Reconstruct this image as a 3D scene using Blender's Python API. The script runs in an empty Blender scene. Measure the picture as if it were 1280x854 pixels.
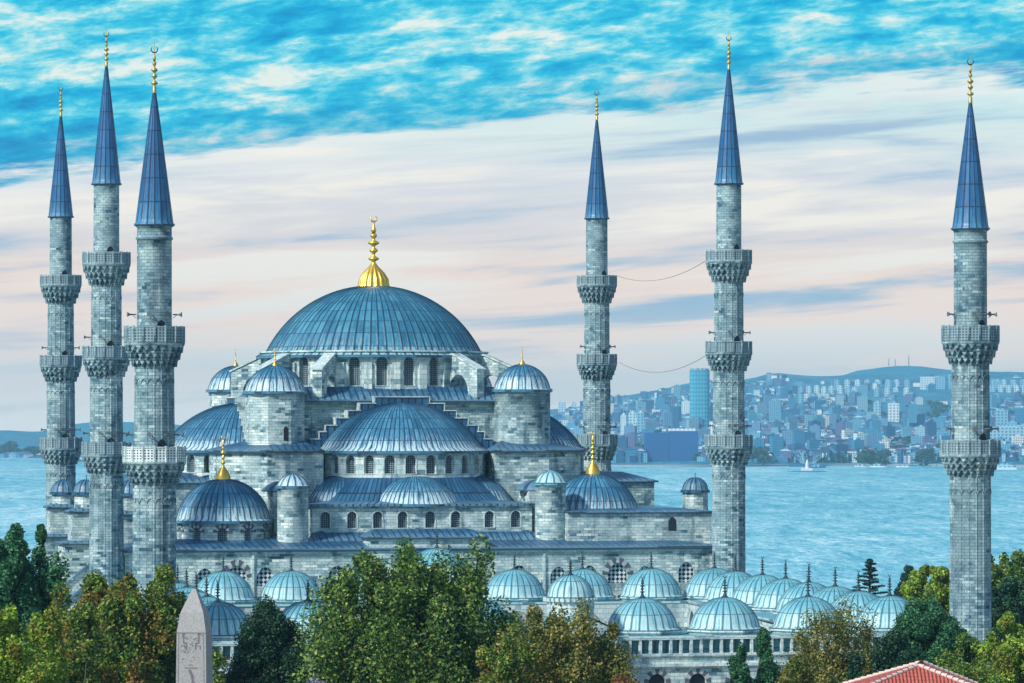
import bpy, math, random
import numpy as np
from mathutils import Vector, Matrix
PI = math.pi; R = math.radians
random.seed(7); rng = np.random.default_rng(7)
scene = bpy.context.scene
col = scene.collection

# ------------------------------------------------------------------ camera
F = 5083.0; CH = 23.1; HY = 530.0
cd = bpy.data.cameras.new('camera'); cam = bpy.data.objects.new('camera', cd); col.objects.link(cam)
cam.location = (0, 0, CH); cam.rotation_euler = (R(90), 0, 0)
cd.sensor_width = 36; cd.lens = 36 * F / 1280; cd.shift_y = (HY - 427) / 1280
cd.clip_start = 1; cd.clip_end = 60000
scene.camera = cam
# ------------------------------------------------------------------ light
SUN_EL, SUN_AZ = 38, -48          # sun over the left shoulder of the camera (azimuth measured from behind the camera)
wd = bpy.data.worlds.new('World'); scene.world = wd; wd.use_nodes = True
sd = bpy.data.lights.new('sun', 'SUN'); so = bpy.data.objects.new('sun', sd); col.objects.link(so)
sd.energy = 4.3; sd.angle = R(5); sd.color = (1.0, .94, .85)
_dir = Vector((math.sin(R(SUN_AZ)) * math.cos(R(SUN_EL)), -math.cos(R(SUN_AZ)) * math.cos(R(SUN_EL)), math.sin(R(SUN_EL))))
so.rotation_euler = _dir.to_track_quat('Z', 'Y').to_euler(); so.location = _dir * 300
scene.view_settings.view_transform = 'Standard'; scene.view_settings.look = 'None'
scene.view_settings.exposure = 0.0; scene.view_settings.gamma = 1
scene.cycles.max_bounces = 5; scene.cycles.volume_bounces = 0
scene.cycles.volume_step_rate = 1

# ------------------------------------------------------------------ node helpers
class NT:
    def __init__(s, nt): s.nt = nt; s.N = nt.nodes; s.L = nt.links
    def n(s, typ, ins=None, **props):
        nd = s.N.new('ShaderNode' + typ)
        for k, v in props.items(): setattr(nd, k, v)
        for k, v in (ins or {}).items(): s.set(nd.inputs[k], v)
        return nd
    def set(s, sock, v):
        if isinstance(v, bpy.types.NodeSocket): s.L.new(v, sock)
        elif isinstance(v, (tuple, list)) and len(v) == 3 and sock.type == 'RGBA': sock.default_value = (*v, 1)
        else: sock.default_value = v
    def math(s, op, a, b=0.0, c=None, clamp=False):
        nd = s.N.new('ShaderNodeMath'); nd.operation = op; nd.use_clamp = clamp
        s.set(nd.inputs[0], a); s.set(nd.inputs[1], b)
        if c is not None: s.set(nd.inputs[2], c)
        return nd.outputs[0]
    def ramp(s, f, stops, interp='LINEAR'):
        nd = s.N.new('ShaderNodeValToRGB'); cr = nd.color_ramp; cr.interpolation = interp
        while len(cr.elements) < len(stops): cr.elements.new(.5)
        for e, (p, c) in zip(cr.elements, stops):
            e.position = p; e.color = (c, c, c, 1) if isinstance(c, (int, float)) else (*c, 1)
        s.set(nd.inputs[0], f); return nd.outputs[0]
    def mix(s, f, a, b, blend='MIX'):
        nd = s.N.new('ShaderNodeMix'); nd.data_type = 'RGBA'; nd.blend_type = blend; nd.clamp_factor = True
        s.set(nd.inputs[0], f); s.set(nd.inputs[6], a); s.set(nd.inputs[7], b); return nd.outputs[2]
    def noise(s, vec, scale, detail=3, rough=.5, dist=0):
        nd = s.n('TexNoise', {'Vector': vec, 'Scale': scale, 'Detail': detail, 'Roughness': rough, 'Distortion': dist}); return nd.outputs[0]
    def xyz(s, x, y, z):
        return s.n('CombineXYZ', {0: x, 1: y, 2: z}).outputs[0]
    def smooth(s, v, a, b):
        nd = s.n('MapRange', {'Value': v, 'From Min': a, 'From Max': b}, interpolation_type='SMOOTHSTEP'); return nd.outputs[0]
def srgb(r, g, b):
    return tuple((c / 255 / 12.92) if c <= 10 else ((c / 255 + .055) / 1.055) ** 2.4 for c in (r, g, b))

# ------------------------------------------------------------------ sky
w = NT(wd.node_tree); w.N.clear()
geo = w.n('TexCoord'); sep = w.n('SeparateXYZ', {0: geo.outputs['Generated']})
dx, dy, dz = sep.outputs
e = w.math('MULTIPLY', dz, F)                      # height above the horizon, in picture pixels
a = w.math('MULTIPLY', dx, F)
edge_n = w.math('MULTIPLY', w.math('SUBTRACT', w.noise(w.xyz(w.math('MULTIPLY', dx, 17), dy, w.math('ADD', w.math('MULTIPLY', dz, 120), w.math('MULTIPLY', dx, -12))), 1.0, 7, .62), .5), 135)
# a band edge of the blue cloud deck that climbs to the right and bows down on the left
t1 = w.math('ADD', w.math('SUBTRACT', e, w.math('MULTIPLY', a, .10)), edge_n)
deck = w.smooth(t1, 366, 388)
base = w.ramp(w.math('DIVIDE', e, 520), [
    (0.0, (1.30, 1.20, 1.08)), (.10, (1.25, 1.05, .90)), (.20, (1.20, .94, .78)), (.36, (1.05, .83, .70)), (.46, srgb(236, 228, 226)),
    (.60, srgb(226, 230, 234)), (.70, srgb(222, 240, 238)), (.80, srgb(160, 232, 240)), (1.0, srgb(110, 220, 240))])
st = w.noise(w.xyz(w.math('MULTIPLY', dx, 8), dy, w.math('ADD', w.math('MULTIPLY', dz, 95), w.math('MULTIPLY', dx, -6))), 1.0, 6, .55, .4)
c1 = w.mix(w.math('MULTIPLY', w.smooth(st, .49, .62), .95), base, (1.05, .97, .86))
c1 = w.mix(w.math('MULTIPLY', w.smooth(st, .50, .36), w.smooth(e, 20, 170)), c1, srgb(166, 196, 220))
puv = w.xyz(w.math('MULTIPLY', dx, 62), dy, w.math('ADD', w.math('MULTIPLY', dz, 215), w.math('MULTIPLY', dx, -22)))
pf = w.noise(puv, 1.0, 9, .64, .18)
big = w.noise(w.xyz(w.math('MULTIPLY', dx, 13), dy, w.math('ADD', w.math('MULTIPLY', dz, 60), w.math('MULTIPLY', dx, -5))), 1.0, 3, .5)
mixn = w.math('ADD', w.math('MULTIPLY', pf, .62), w.math('MULTIPLY', big, .38))
c2 = w.ramp(mixn, [(.34, srgb(0, 140, 200)), (.42, srgb(2, 172, 222)), (.48, srgb(50, 200, 232)), (.535, srgb(140, 226, 238)), (.60, srgb(238, 248, 240))])
c2 = w.mix(w.math('MULTIPLY', w.smooth(t1, 440, 385), .35), c2, srgb(30, 140, 195))
rim = w.math('MULTIPLY', w.smooth(t1, 300, 366), w.smooth(w.noise(w.xyz(w.math('MULTIPLY', dx, 5), dy, w.math('MULTIPLY', dz, 40)), 1.0, 3, .5), .36, .58))
c1 = w.mix(w.math('MULTIPLY', rim, .75), c1, (1.02, .98, .90))
cc = w.mix(deck, c1, c2)
sky = w.n('TexSky', sky_type='NISHITA', sun_disc=False, sun_elevation=R(SUN_EL), sun_rotation=R(180 - SUN_AZ) , air_density=1.2, dust_density=.6, ozone_density=2.5)
bg1 = w.n('Background', {'Color': cc, 'Strength': 1.0}); bg2 = w.n('Background', {'Color': sky.outputs[0], 'Strength': .15})
ms = w.n('MixShader', {0: w.smooth(dz, .12, .30), 1: bg1.outputs[0], 2: bg2.outputs[0]})
w.n('OutputWorld', {0: ms.outputs[0]})

# ------------------------------------------------------------------ materials
def newmat(name):
    m = bpy.data.materials.new(name); m.use_nodes = True; t = NT(m.node_tree); t.N.clear(); return m, t
def finish(t, color, rough=.8, normal=None, metal=0.0, spec=.4, extra=None):
    ins = {'Base Color': color, 'Roughness': rough, 'Metallic': metal, 'Specular IOR Level': spec}
    if normal is not None: ins['Normal'] = normal
    p = t.n('BsdfPrincipled', ins); t.n('OutputMaterial', {0: p.outputs[0]}); return p
def bump(t, h, dist, strength=1.0):
    return t.n('Bump', {'Height': h, 'Distance': dist, 'Strength': strength}).outputs[0]

def stone(name, dark, mid, light, bw=.80, bh=.30, stain=.5, contrast=1.0):
    m, t = newmat(name)
    uv = t.n('UVMap').outputs[0]; pos = t.n('NewGeometry').outputs['Position']
    b = t.n('TexBrick', {'Vector': uv, 'Color1': (0, 0, 0), 'Color2': (1, 1, 1), 'Mortar': (.5, .5, .5), 'Scale': 1.0, 'Mortar Size': .018,
                         'Mortar Smooth': .3, 'Bias': 0.0, 'Brick Width': bw, 'Row Height': bh}, offset=.43)
    rnd = b.outputs[0]; mor = b.outputs[1]
    b2 = t.n('TexBrick', {'Vector': uv, 'Color1': (0, 0, 0), 'Color2': (1, 1, 1), 'Mortar': (.5, .5, .5), 'Scale': 1.0, 'Mortar Size': .0, 
                         'Brick Width': bw * 2.0, 'Row Height': bh}, offset=.31)
    r2 = t.math('ADD', t.math('MULTIPLY', rnd, .6), t.math('MULTIPLY', b2.outputs[0], .4))
    c = t.ramp(r2, [(.08, tuple(x * .6 for x in dark)), (.20, dark), (.32, mid), (.56, tuple(x * .8 + y * .2 for x, y in zip(mid, light))), (.72, tuple((x + y) / 2 for x, y in zip(mid, light))), (.86, light)])
    n1 = t.noise(pos, 3.5, 6, .7)
    c = t.mix(t.math('MULTIPLY', t.smooth(n1, .45, .75), .5), c, tuple(x * .55 for x in dark))
    n1b = t.noise(pos, .55, 5, .6)
    c = t.mix(t.math('MULTIPLY', t.smooth(n1b, .50, .62), .62), c, light)
    sp = t.n('SeparateXYZ', {0: pos}).outputs
    st_ = t.noise(t.xyz(t.math('MULTIPLY', sp[0], .55), t.math('MULTIPLY', sp[1], .55), t.math('MULTIPLY', sp[2], .07)), 1.0, 4, .6)
    c = t.mix(t.math('MULTIPLY', t.smooth(st_, .52, .62), stain), c, (dark[0] * .35, dark[1] * .45, dark[2] * .55))
    nm = t.noise(t.n('VectorMath', {0: pos, 1: (31, 7, 3)}, operation='ADD').outputs[0], .38, 3, .55)
    c = t.mix(t.math('MULTIPLY', t.smooth(nm, .44, .60), .55), c, tuple(x * .72 + y * .28 for x, y in zip(mid, light)))
    c = t.mix(t.math('MULTIPLY', mor, .6), c, tuple(x * .5 for x in dark))
    fine = t.noise(pos, 14, 3, .6)
    c = t.mix(.75, c, t.ramp(fine, [(.28, .22), (.72, .86)]), 'OVERLAY')
    h = t.math('ADD', t.math('MULTIPLY', mor, -.6), t.math('ADD', t.math('MULTIPLY', rnd, .35), t.math('MULTIPLY', fine, .5)))
    finish(t, c, .85, bump(t, h, .05, .8)); return m
M = {}
M['stone'] = stone('ashlar_stone', (.075, .18, .225), (.27, .42, .45), (.80, .92, .84))
M['stone_dark'] = stone('dark_ashlar', (.055, .14, .185), (.16, .28, .32), (.50, .64, .62), .75, .29, .6)  # same ashlar in darker tones
M['stone_min'] = stone('minaret_ashlar', (.05, .135, .185), (.14, .26, .31), (.45, .60, .60), .58, .26, .6)
M['stone_trim'] = stone('carved_pale_stone', (.22, .36, .40), (.42, .56, .57), (.70, .80, .76), .6, .5, .35)
M['stone_rail'] = stone('grey_carved_stone', (.08, .17, .22), (.20, .32, .37), (.40, .54, .56), .6, .5, .4)
M['drum_stone'] = stone('drum_ashlar', (.14, .28, .32), (.42, .58, .58), (.78, .86, .78), 1.2, .55, .7)

def lead(name, dark, mid, light, patina, pat_amt=.8, seam=1.75, rough=.42):
    # uv.x counts the standing seams, uv.y is metres up from the eave
    m, t = newmat(name)
    uv = t.n('SeparateXYZ', {0: t.n('UVMap').outputs[0]}).outputs; pos = t.n('NewGeometry').outputs['Position']
    panel = t.n('TexWhiteNoise', {'Vector': t.xyz(t.math('FLOOR', t.math('ADD', uv[0], .001)), t.math('FLOOR', t.math('DIVIDE', uv[1], seam)), 3.0)}, noise_dimensions='3D').outputs[0]
    st1 = t.noise(t.xyz(t.math('MULTIPLY', uv[0], 2.1), t.math('MULTIPLY', uv[1], .33), 0.0), 1.0, 5, .65)
    n2 = t.noise(pos, 2.2, 6, .65)
    v = t.math('ADD', t.math('ADD', t.math('MULTIPLY', panel, .2), .05), t.math('ADD', t.math('MULTIPLY', st1, .5), t.math('MULTIPLY', n2, .3)))
    c = t.ramp(v, [(.30, dark), (.52, mid), (.80, light)])
    big_ = t.noise(pos, .45, 4, .6)
    c = t.mix(t.math('MULTIPLY', t.smooth(big_, .50, .68), .45), c, tuple(x * .55 for x in mid))
    c = t.mix(t.math('MULTIPLY', t.smooth(big_, .46, .30), .35), c, light)
    low = t.smooth(uv[1], 3.6, .1)
    st2 = t.noise(t.xyz(t.math('MULTIPLY', uv[0], 3.3), t.math('MULTIPLY', uv[1], .5), 5.0), 1.0, 4, .7)
    pf = t.math('MULTIPLY', t.smooth(t.math('ADD', st2, t.math('MULTIPLY', low, .19)), .56, .68), t.math('ADD', t.math('MULTIPLY', low, .85), .15))
    c = t.mix(t.math('MULTIPLY', pf, pat_amt), c, patina)
    fs = t.math('FRACT', t.math('DIVIDE', uv[1], seam)); seamf = t.math('LESS_THAN', fs, .05)
    fu = t.math('FRACT', t.math('ADD', uv[0], .5)); du = t.math('ABSOLUTE', t.math('SUBTRACT', fu, .5))
    vs = t.math('LESS_THAN', du, .12)
    c = t.mix(t.math('MULTIPLY', t.math('MAXIMUM', seamf, vs), .8), c, tuple(x * .4 for x in dark))
    h = t.math('ADD', t.math('MULTIPLY', t.smooth(du, .16, .0), .6), t.math('ADD', t.math('MULTIPLY', n2, .25), t.math('MULTIPLY', seamf, .3)))
    finish(t, c, rough, bump(t, h, .06, .7), spec=.45); return m
M['lead'] = lead('grey_blue_lead', (.012, .075, .16), (.035, .17, .30), (.10, .33, .47), (.62, .82, .84))
M['lead_main'] = lead('great_dome_lead', (.012, .085, .17), (.032, .175, .285), (.10, .34, .45), (.50, .74, .78), .6)
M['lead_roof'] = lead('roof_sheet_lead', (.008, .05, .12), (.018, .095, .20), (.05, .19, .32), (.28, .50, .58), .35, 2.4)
M['lead_pale'] = lead('pale_courtyard_lead', (.07, .27, .36), (.13, .40, .49), (.28, .60, .66), (.64, .84, .82), .55, 1.5, .5)
M['lead_spire'] = lead('spire_lead', (.006, .055, .16), (.012, .105, .27), (.035, .19, .38), (.12, .34, .48), .45, 1.9)

def plain(name, c, rough=.7, metal=0.0, vary=.25, scale=2.0, spec=.4):
    m, t = newmat(name); pos = t.n('NewGeometry').outputs['Position']
    n = t.noise(pos, scale, 4, .6)
    cc_ = t.mix(n, tuple(x * (1 - vary) for x in c), tuple(min(1, x * (1 + vary)) for x in c))
    finish(t, cc_, rough, None, metal, spec); return m
M['gold'] = plain('gilded_copper', (.90, .56, .10), .32, .75, .2, 5)
M['gold_old'] = plain('tarnished_gilding', (.42, .36, .13), .45, .6, .3, 4)
M['dark_metal'] = plain('dark_bronze', (.035, .07, .09), .5, .3)
M['horn'] = plain('grey_horn', (.10, .14, .16), .5)
M['cable'] = plain('cable', (.12, .14, .17), .6)
M['dark'] = plain('dark_opening', (.012, .022, .035), .7)
M['voussoir_dark'] = plain('purple_voussoir', (.10, .10, .13), .8)
M['voussoir_light'] = plain('white_voussoir', (.36, .46, .48), .8)
M['bark'] = plain('bark', (.10, .085, .075), .9, 0, .4, 6)
M['white_paint'] = plain('white_paint', (.75, .78, .78), .6)

def lattice(name, kind):
    m, t = newmat(name); uv = t.n('UVMap').outputs[0]
    if kind == 'hex':
        v = t.n('TexVoronoi', {'Vector': t.n('Mapping', {0: uv, 3: (4.6, 4.6, 1)}).outputs[0], 'Scale': 1.0, 'Randomness': .12}, feature='DISTANCE_TO_EDGE').outputs[0]
        f = t.smooth(v, .07, .13)
        c = t.mix(f, (.30, .40, .44), (.008, .025, .045))
    else:
        mp = t.n('Mapping', {0: uv, 2: (0, 0, R(45)), 3: (3.1, 3.1, 1)}).outputs[0]
        f = t.n('TexChecker', {'Vector': mp, 'Scale': 1.0}).outputs[1]
        c = t.mix(f, (.62, .70, .72), (.015, .03, .05))
    finish(t, c, .6, bump(t, f, .05)); return m
M['lattice'] = lattice('pierced_hexagon_window', 'hex'); M['checker'] = lattice('pierced_diamond_window', 'chk')
def pierced(name):
    m, t = newmat(name); uv = t.n('UVMap').outputs[0]
    v = t.n('TexVoronoi', {'Vector': uv, 'Scale': 4.2, 'Randomness': 0.0}).outputs[0]
    f = t.smooth(v, .27, .33)
    pos = t.n('NewGeometry').outputs['Position']
    c = t.mix(t.noise(pos, 1.5, 3), (.15, .25, .30), (.30, .42, .46))
    c = t.mix(f, (.03, .06, .08), c); finish(t, c, .8); return m
M['pierced'] = pierced('pierced_marble_panel'); M['pierced_white'] = pierced('pierced_white_marble')
for nd in M['pierced_white'].node_tree.nodes:
    if nd.type == 'MIX' and not nd.inputs[6].is_linked and nd.inputs[6].default_value[0] > .1: nd.inputs[6].default_value = (.55, .68, .70, 1); nd.inputs[7].default_value = (.80, .88, .86, 1)

def leafmat(name, cols, patch=None):
    m, t = newmat(name); g = t.n('NewGeometry'); rp = g.outputs['Random Per Island']; pos = g.outputs['Position']
    n = len(cols); c = t.ramp(rp, [(i / (n - 1), cc_) for i, cc_ in enumerate(cols)])
    cl = t.noise(pos, .9, 3, .6)
    c = t.mix(1.0, c, t.ramp(cl, [(.3, .7), (.7, 1.55)]), 'MULTIPLY')
    if patch:
        pn = t.noise(pos, .42, 3, .6)
        c = t.mix(t.math('MULTIPLY', t.smooth(t.math('ADD', pn, t.math('MULTIPLY', rp, .18)), .60, .74), .75), c, patch)
    p = t.n('BsdfPrincipled', {'Base Color': c, 'Roughness': .6, 'Specular IOR Level': .25})
    tr = t.n('BsdfTranslucent', {'Color': c}); mx = t.n('MixShader', {0: .28, 1: p.outputs[0], 2: tr.outputs[0]})
    t.n('OutputMaterial', {0: mx.outputs[0]}); return m
M['leaf_green'] = leafmat('plane_tree_leaves', [(.010, .04, .018), (.026, .085, .02), (.065, .155, .025), (.15, .25, .04), (.32, .38, .10)])
M['leaf_autumn'] = leafmat('turning_leaves',  [(.015, .05, .02), (.04, .12, .02), (.09, .20, .03), (.21, .30, .05), (.42, .38, .08)], (.30, .15, .025))
M['leaf_dark'] = leafmat('evergreen_leaves', [(.006, .028, .024), (.012, .05, .03), (.025, .085, .04), (.07, .17, .07)])
M['leaf_yellow'] = leafmat('yellow_green_leaves', [(.03, .09, .02), (.10, .22, .02), (.20, .36, .03), (.34, .46, .06), (.48, .54, .12)], (.24, .17, .03))
M['leaf_pine'] = leafmat('pine_needles', [(.008, .05, .03), (.02, .10, .05), (.05, .19, .08), (.12, .30, .12)])
M['leaf_rust'] = leafmat('rust_leaves', [(.10, .055, .02), (.20, .095, .03), (.27, .13, .04), (.16, .13, .04)])
M['leaf_blue'] = leafmat('conifer_needles', [(.012, .045, .045), (.02, .07, .06), (.035, .095, .07)])
M['twig'] = leafmat('purple_twigs', [(.10, .09, .13), (.20, .18, .24), (.32, .30, .36)])
M['leaf_olive'] = leafmat('olive_leaves', [(.02, .05, .02), (.07, .11, .02), (.17, .18, .04), (.30, .24, .06), (.40, .36, .12)], (.12, .19, .03))

# ------------------------------------------------------------------ mesh builder
class MB:
    def __init__(s): s.v = []; s.f = []; s.uv = []; s.mi = []; s.sm = []
    def face(s, pts, uvs=None, mi=0, smooth=False):
        i = len(s.v); s.v.extend(tuple(p) for p in pts); s.f.append(tuple(range(i, i + len(pts)))); s.uv.append(uvs); s.mi.append(mi); s.sm.append(smooth)
    def grid(s, rows, uvrows=None, mi=0, smooth=True, closed=False):
        i = len(s.v); n = len(rows[0])
        for r_ in rows: s.v.extend(tuple(p) for p in r_)
        for j in range(len(rows) - 1):
            for k in range(n if closed else n - 1):
                k2 = (k + 1) % n
                s.f.append((i + j * n + k, i + j * n + k2, i + (j + 1) * n + k2, i + (j + 1) * n + k))
                if uvrows is None: s.uv.append(None)
                else:
                    u = uvrows; s.uv.append((u[j][k], u[j][k + 1], u[j + 1][k + 1], u[j + 1][k]))
                s.mi.append(mi); s.sm.append(smooth)
    def box(s, x0, x1, y0, y1, z0, z1, mi=0, xf=None):
        P = [(x, y, z) for z in (z0, z1) for x, y in ((x0, y0), (x1, y0), (x1, y1), (x0, y1))]
        if xf: P = [xf(*p) for p in P]
        for q in ((0, 3, 2, 1), (4, 5, 6, 7), (0, 1, 5, 4), (1, 2, 6, 5), (2, 3, 7, 6), (3, 0, 4, 7)):
            s.face([P[i] for i in q], None, mi)
    def prism(s, poly, z0, z1, mi=0, top=True, bottom=False, mit=None):
        n = len(poly)
        for i in range(n):
            a_, b_ = poly[i], poly[(i + 1) % n]
            s.face([(*a_, z0), (*b_, z0), (*b_, z1), (*a_, z1)], None, mi)
        if top: s.face([(*p, z1) for p in poly], None, mi if mit is None else mit)
        if bottom: s.face([(*p, z0) for p in reversed(poly)], None, mi)
    def lathe(s, prof, n=24, cx=0, cy=0, a0=0, a1=2 * PI, mi=0, smooth=True, rmod=None, uscale=None, vs0=0):
        closed = abs(a1 - a0 - 2 * PI) < 1e-6; m = n if closed else n + 1
        rows = []; uvr = []; v = vs0; rr = max(p[0] for p in prof)
        for j, (r_, z) in enumerate(prof):
            if j: v += math.hypot(r_ - prof[j - 1][0], z - prof[j - 1][1])
            row = []
            for k in range(m):
                an = a0 + (a1 - a0) * k / n; q = r_ + (rmod(an, z, j) if rmod else 0)
                row.append((cx + q * math.cos(an), cy + q * math.sin(an), z))
            rows.append(row); uvr.append([((a1 - a0) * k / n * (uscale or rr), v) for k in range(n + 1)])
        s.grid(rows, uvr, mi, smooth, closed)
    def tube(s, pts, rads, n=6, mi=0):
        rows = []; pts = [Vector(p) for p in pts]
        for i, p in enumerate(pts):
            d = (pts[min(i + 1, len(pts) - 1)] - pts[max(i - 1, 0)]).normalized()
            x_ = d.orthogonal().normalized(); y_ = d.cross(x_)
            rows.append([p + (x_ * math.cos(2 * PI * k / n) + y_ * math.sin(2 * PI * k / n)) * rads[i] for k in range(n)])
        s.grid(rows, None, mi, True, True)
        s.face(rows[-1], None, mi)
    def build(s, name, mats, parent=None, loc=None):
        me = bpy.data.meshes.new(name); me.from_pydata(s.v, [], s.f); 
        ul = me.uv_layers.new(name='UVMap'); 
        V = s.v; flat = []
        for f, u in zip(s.f, s.uv):
            if u is not None: flat.extend(c for p in u for c in p); continue
            p0, p1, p2 = (Vector(V[i]) for i in f[:3]); nn = (p1 - p0).cross(p2 - p1)
            if nn.length < 1e-9 and len(f) > 3: nn = (p2 - p1).cross(Vector(V[f[3]]) - p2)
            if nn.length > 0: nn.normalize()
            if abs(nn.z) > .8:
                for i in f: flat.extend((V[i][0], V[i][1]))
            else:
                t_ = Vector((-nn.y, nn.x, 0)); t_ = t_.normalized() if t_.length > 0 else Vector((1, 0, 0))
                for i in f: flat.extend((V[i][0] * t_.x + V[i][1] * t_.y, V[i][2] / max(.3, math.sqrt(1 - nn.z * nn.z)) if abs(nn.z) > .1 else V[i][2]))
        ul.data.foreach_set('uv', flat)
        if not isinstance(mats, (list, tuple)): mats = [mats]
        for m in mats: me.materials.append(M[m] if isinstance(m, str) else m)
        me.polygons.foreach_set('material_index', s.mi); me.polygons.foreach_set('use_smooth', s.sm)
        me.validate(); me.update()
        o = bpy.data.objects.new(name, me); col.objects.link(o)
        if parent: o.parent = parent
        if loc: o.location = loc
        return o
def tag(o, label=None, cat=None, group=None, kind=None):
    for k, v in (('label', label), ('category', cat), ('group', group), ('kind', kind)):
        if v: o[k] = v
    return o
def empty(name, loc, rz=0):
    o = bpy.data.objects.new(name, None); col.objects.link(o); o.location = loc; o.rotation_euler = (0, 0, rz); return o
def copy_tree(o, parent=None):
    c = o.copy(); col.objects.link(c)
    for k in list(c.keys()):
        if parent is None and k in ('label',): del c[k]
    if parent: c.parent = parent
    for ch in o.children: copy_tree(ch, c)
    return c
def WX(px, D): return (px - 640) * D / F
def WZ(py, D): return CH + (HY - py) * D / F

# lead dome with raised standing seams; returns into mb
def dome(mb, cx, cy, z0, r, h, ribs, a0=0, a1=2 * PI, rib=.07, skirt=.09, mi=0, rings=14, under=True, ogee=0.0):
    Rs = (r * r + h * h) / (2 * h); prof = []
    th = math.atan2(r, Rs - h) if Rs > h else PI - math.atan2(r, h - Rs)
    sk = r * skirt
    prof.append((r + sk, z0 - sk * .55)); prof.append((r + sk * .45, z0 - sk * .22))
    for i in range(rings + 1):
        t_ = th * (1 - i / rings); q = i / rings
        prof.append((Rs * math.sin(t_) + 1e-4, z0 + h - Rs + Rs * math.cos(t_) + ogee * q ** 6))
    fr = [0, .10, .30, .5, .7, .90]
    closed = abs(a1 - a0 - 2 * PI) < 1e-6
    rows = []; uvr = []; v = 0
    for j, (q, z) in enumerate(prof):
        if j: v += math.hypot(q - prof[j - 1][0], z - prof[j - 1][1])
        row = []; ur = []
        for k in range(ribs):
            for fi in fr:
                an = a0 + (a1 - a0) * (k + fi) / ribs
                lift = rib * (1 if fi == 0 else 0) * min(1, q / (r * .25)) + (math.sin(PI * fi) * rib * .35 if fi else 0) * min(1, q / r * 1.5)
                row.append((cx + (q + lift * .7) * math.cos(an), cy + (q + lift * .7) * math.sin(an), z + lift * .5)); ur.append((k + fi, v))
        if not closed:
            an = a1; row.append((cx + q * math.cos(an), cy + q * math.sin(an), z))
        ur.append((ribs, v)); rows.append(row); uvr.append(ur)
    mb.grid(rows, uvr, mi, True, closed)
    # eave edge and soffit
    er, ez = prof[0]
    mb.lathe([(er + .02, ez), (er + .02, ez - .22), (r - .4, ez - .22)], max(24, ribs), cx, cy, a0, a1, mi, False, uscale=1, vs0=6)
def finial(mb, cx, cy, z0, hgt, wide, kind='gold', n=20, mi=0):
    # ribbed bell, then beads
    P = [(wide * 1.05, 0), (wide, .03), (wide * .96, .10), (wide * .70, .19), (wide * .34, .27), (wide * .2, .31)] if kind == 'gold' else [(wide, 0), (wide * .8, .03), (wide * .42, .1), (wide * .25, .2)]
    zz = P[-1][1]; bw = wide * (.34 if kind == 'gold' else .55)
    for i, (bz, br) in enumerate(((.08, 1.0), (.2, .8), (.31, 1.05), (.42, .65), (.5, .5))):
        zc = zz + bz * (.9 - zz) / .62; th_ = .03
        P += [(bw * .3, zc - th_ * 1.3), (bw * br, zc - th_ * .3), (bw * br, zc + th_ * .3), (bw * .28, zc + th_ * 1.3)]
    P += [(bw * .12, .90), (.01, .905)]
    mb.lathe([(r_, z0 + z * hgt) for r_, z in P], n, cx, cy, mi=mi, rmod=(lambda an, z, j: -.13 * wide * abs(math.sin(an * 8)) if (j < 4 and kind == 'gold') else 0))
def crescent(mb, cx, cy, zc, r_, th, mi=0):
    pts = []; rads = []
    for k in range(15):
        an = PI / 2 + R(28) + (2 * PI - R(56)) * k / 14
        pts.append((cx + r_ * math.cos(an), cy, zc + r_ * math.sin(an))); rads.append(th * (.25 + math.sin(PI * k / 14)))
    mb.tube(pts, rads, 6, mi)
def add_finial(parent, cx, cy, z0, hgt, wide, mat='gold', kind='gold', name='finial', cres=True, n=32):
    mb = MB(); finial(mb, cx, cy, z0, hgt, wide, kind, n); f = mb.build(name, mat, parent)
    if cres:
        mb = MB(); crescent(mb, cx, cy, z0 + hgt * .945, hgt * .042, hgt * .012); mb.build('crescent', mat, f)
    return f

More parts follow.
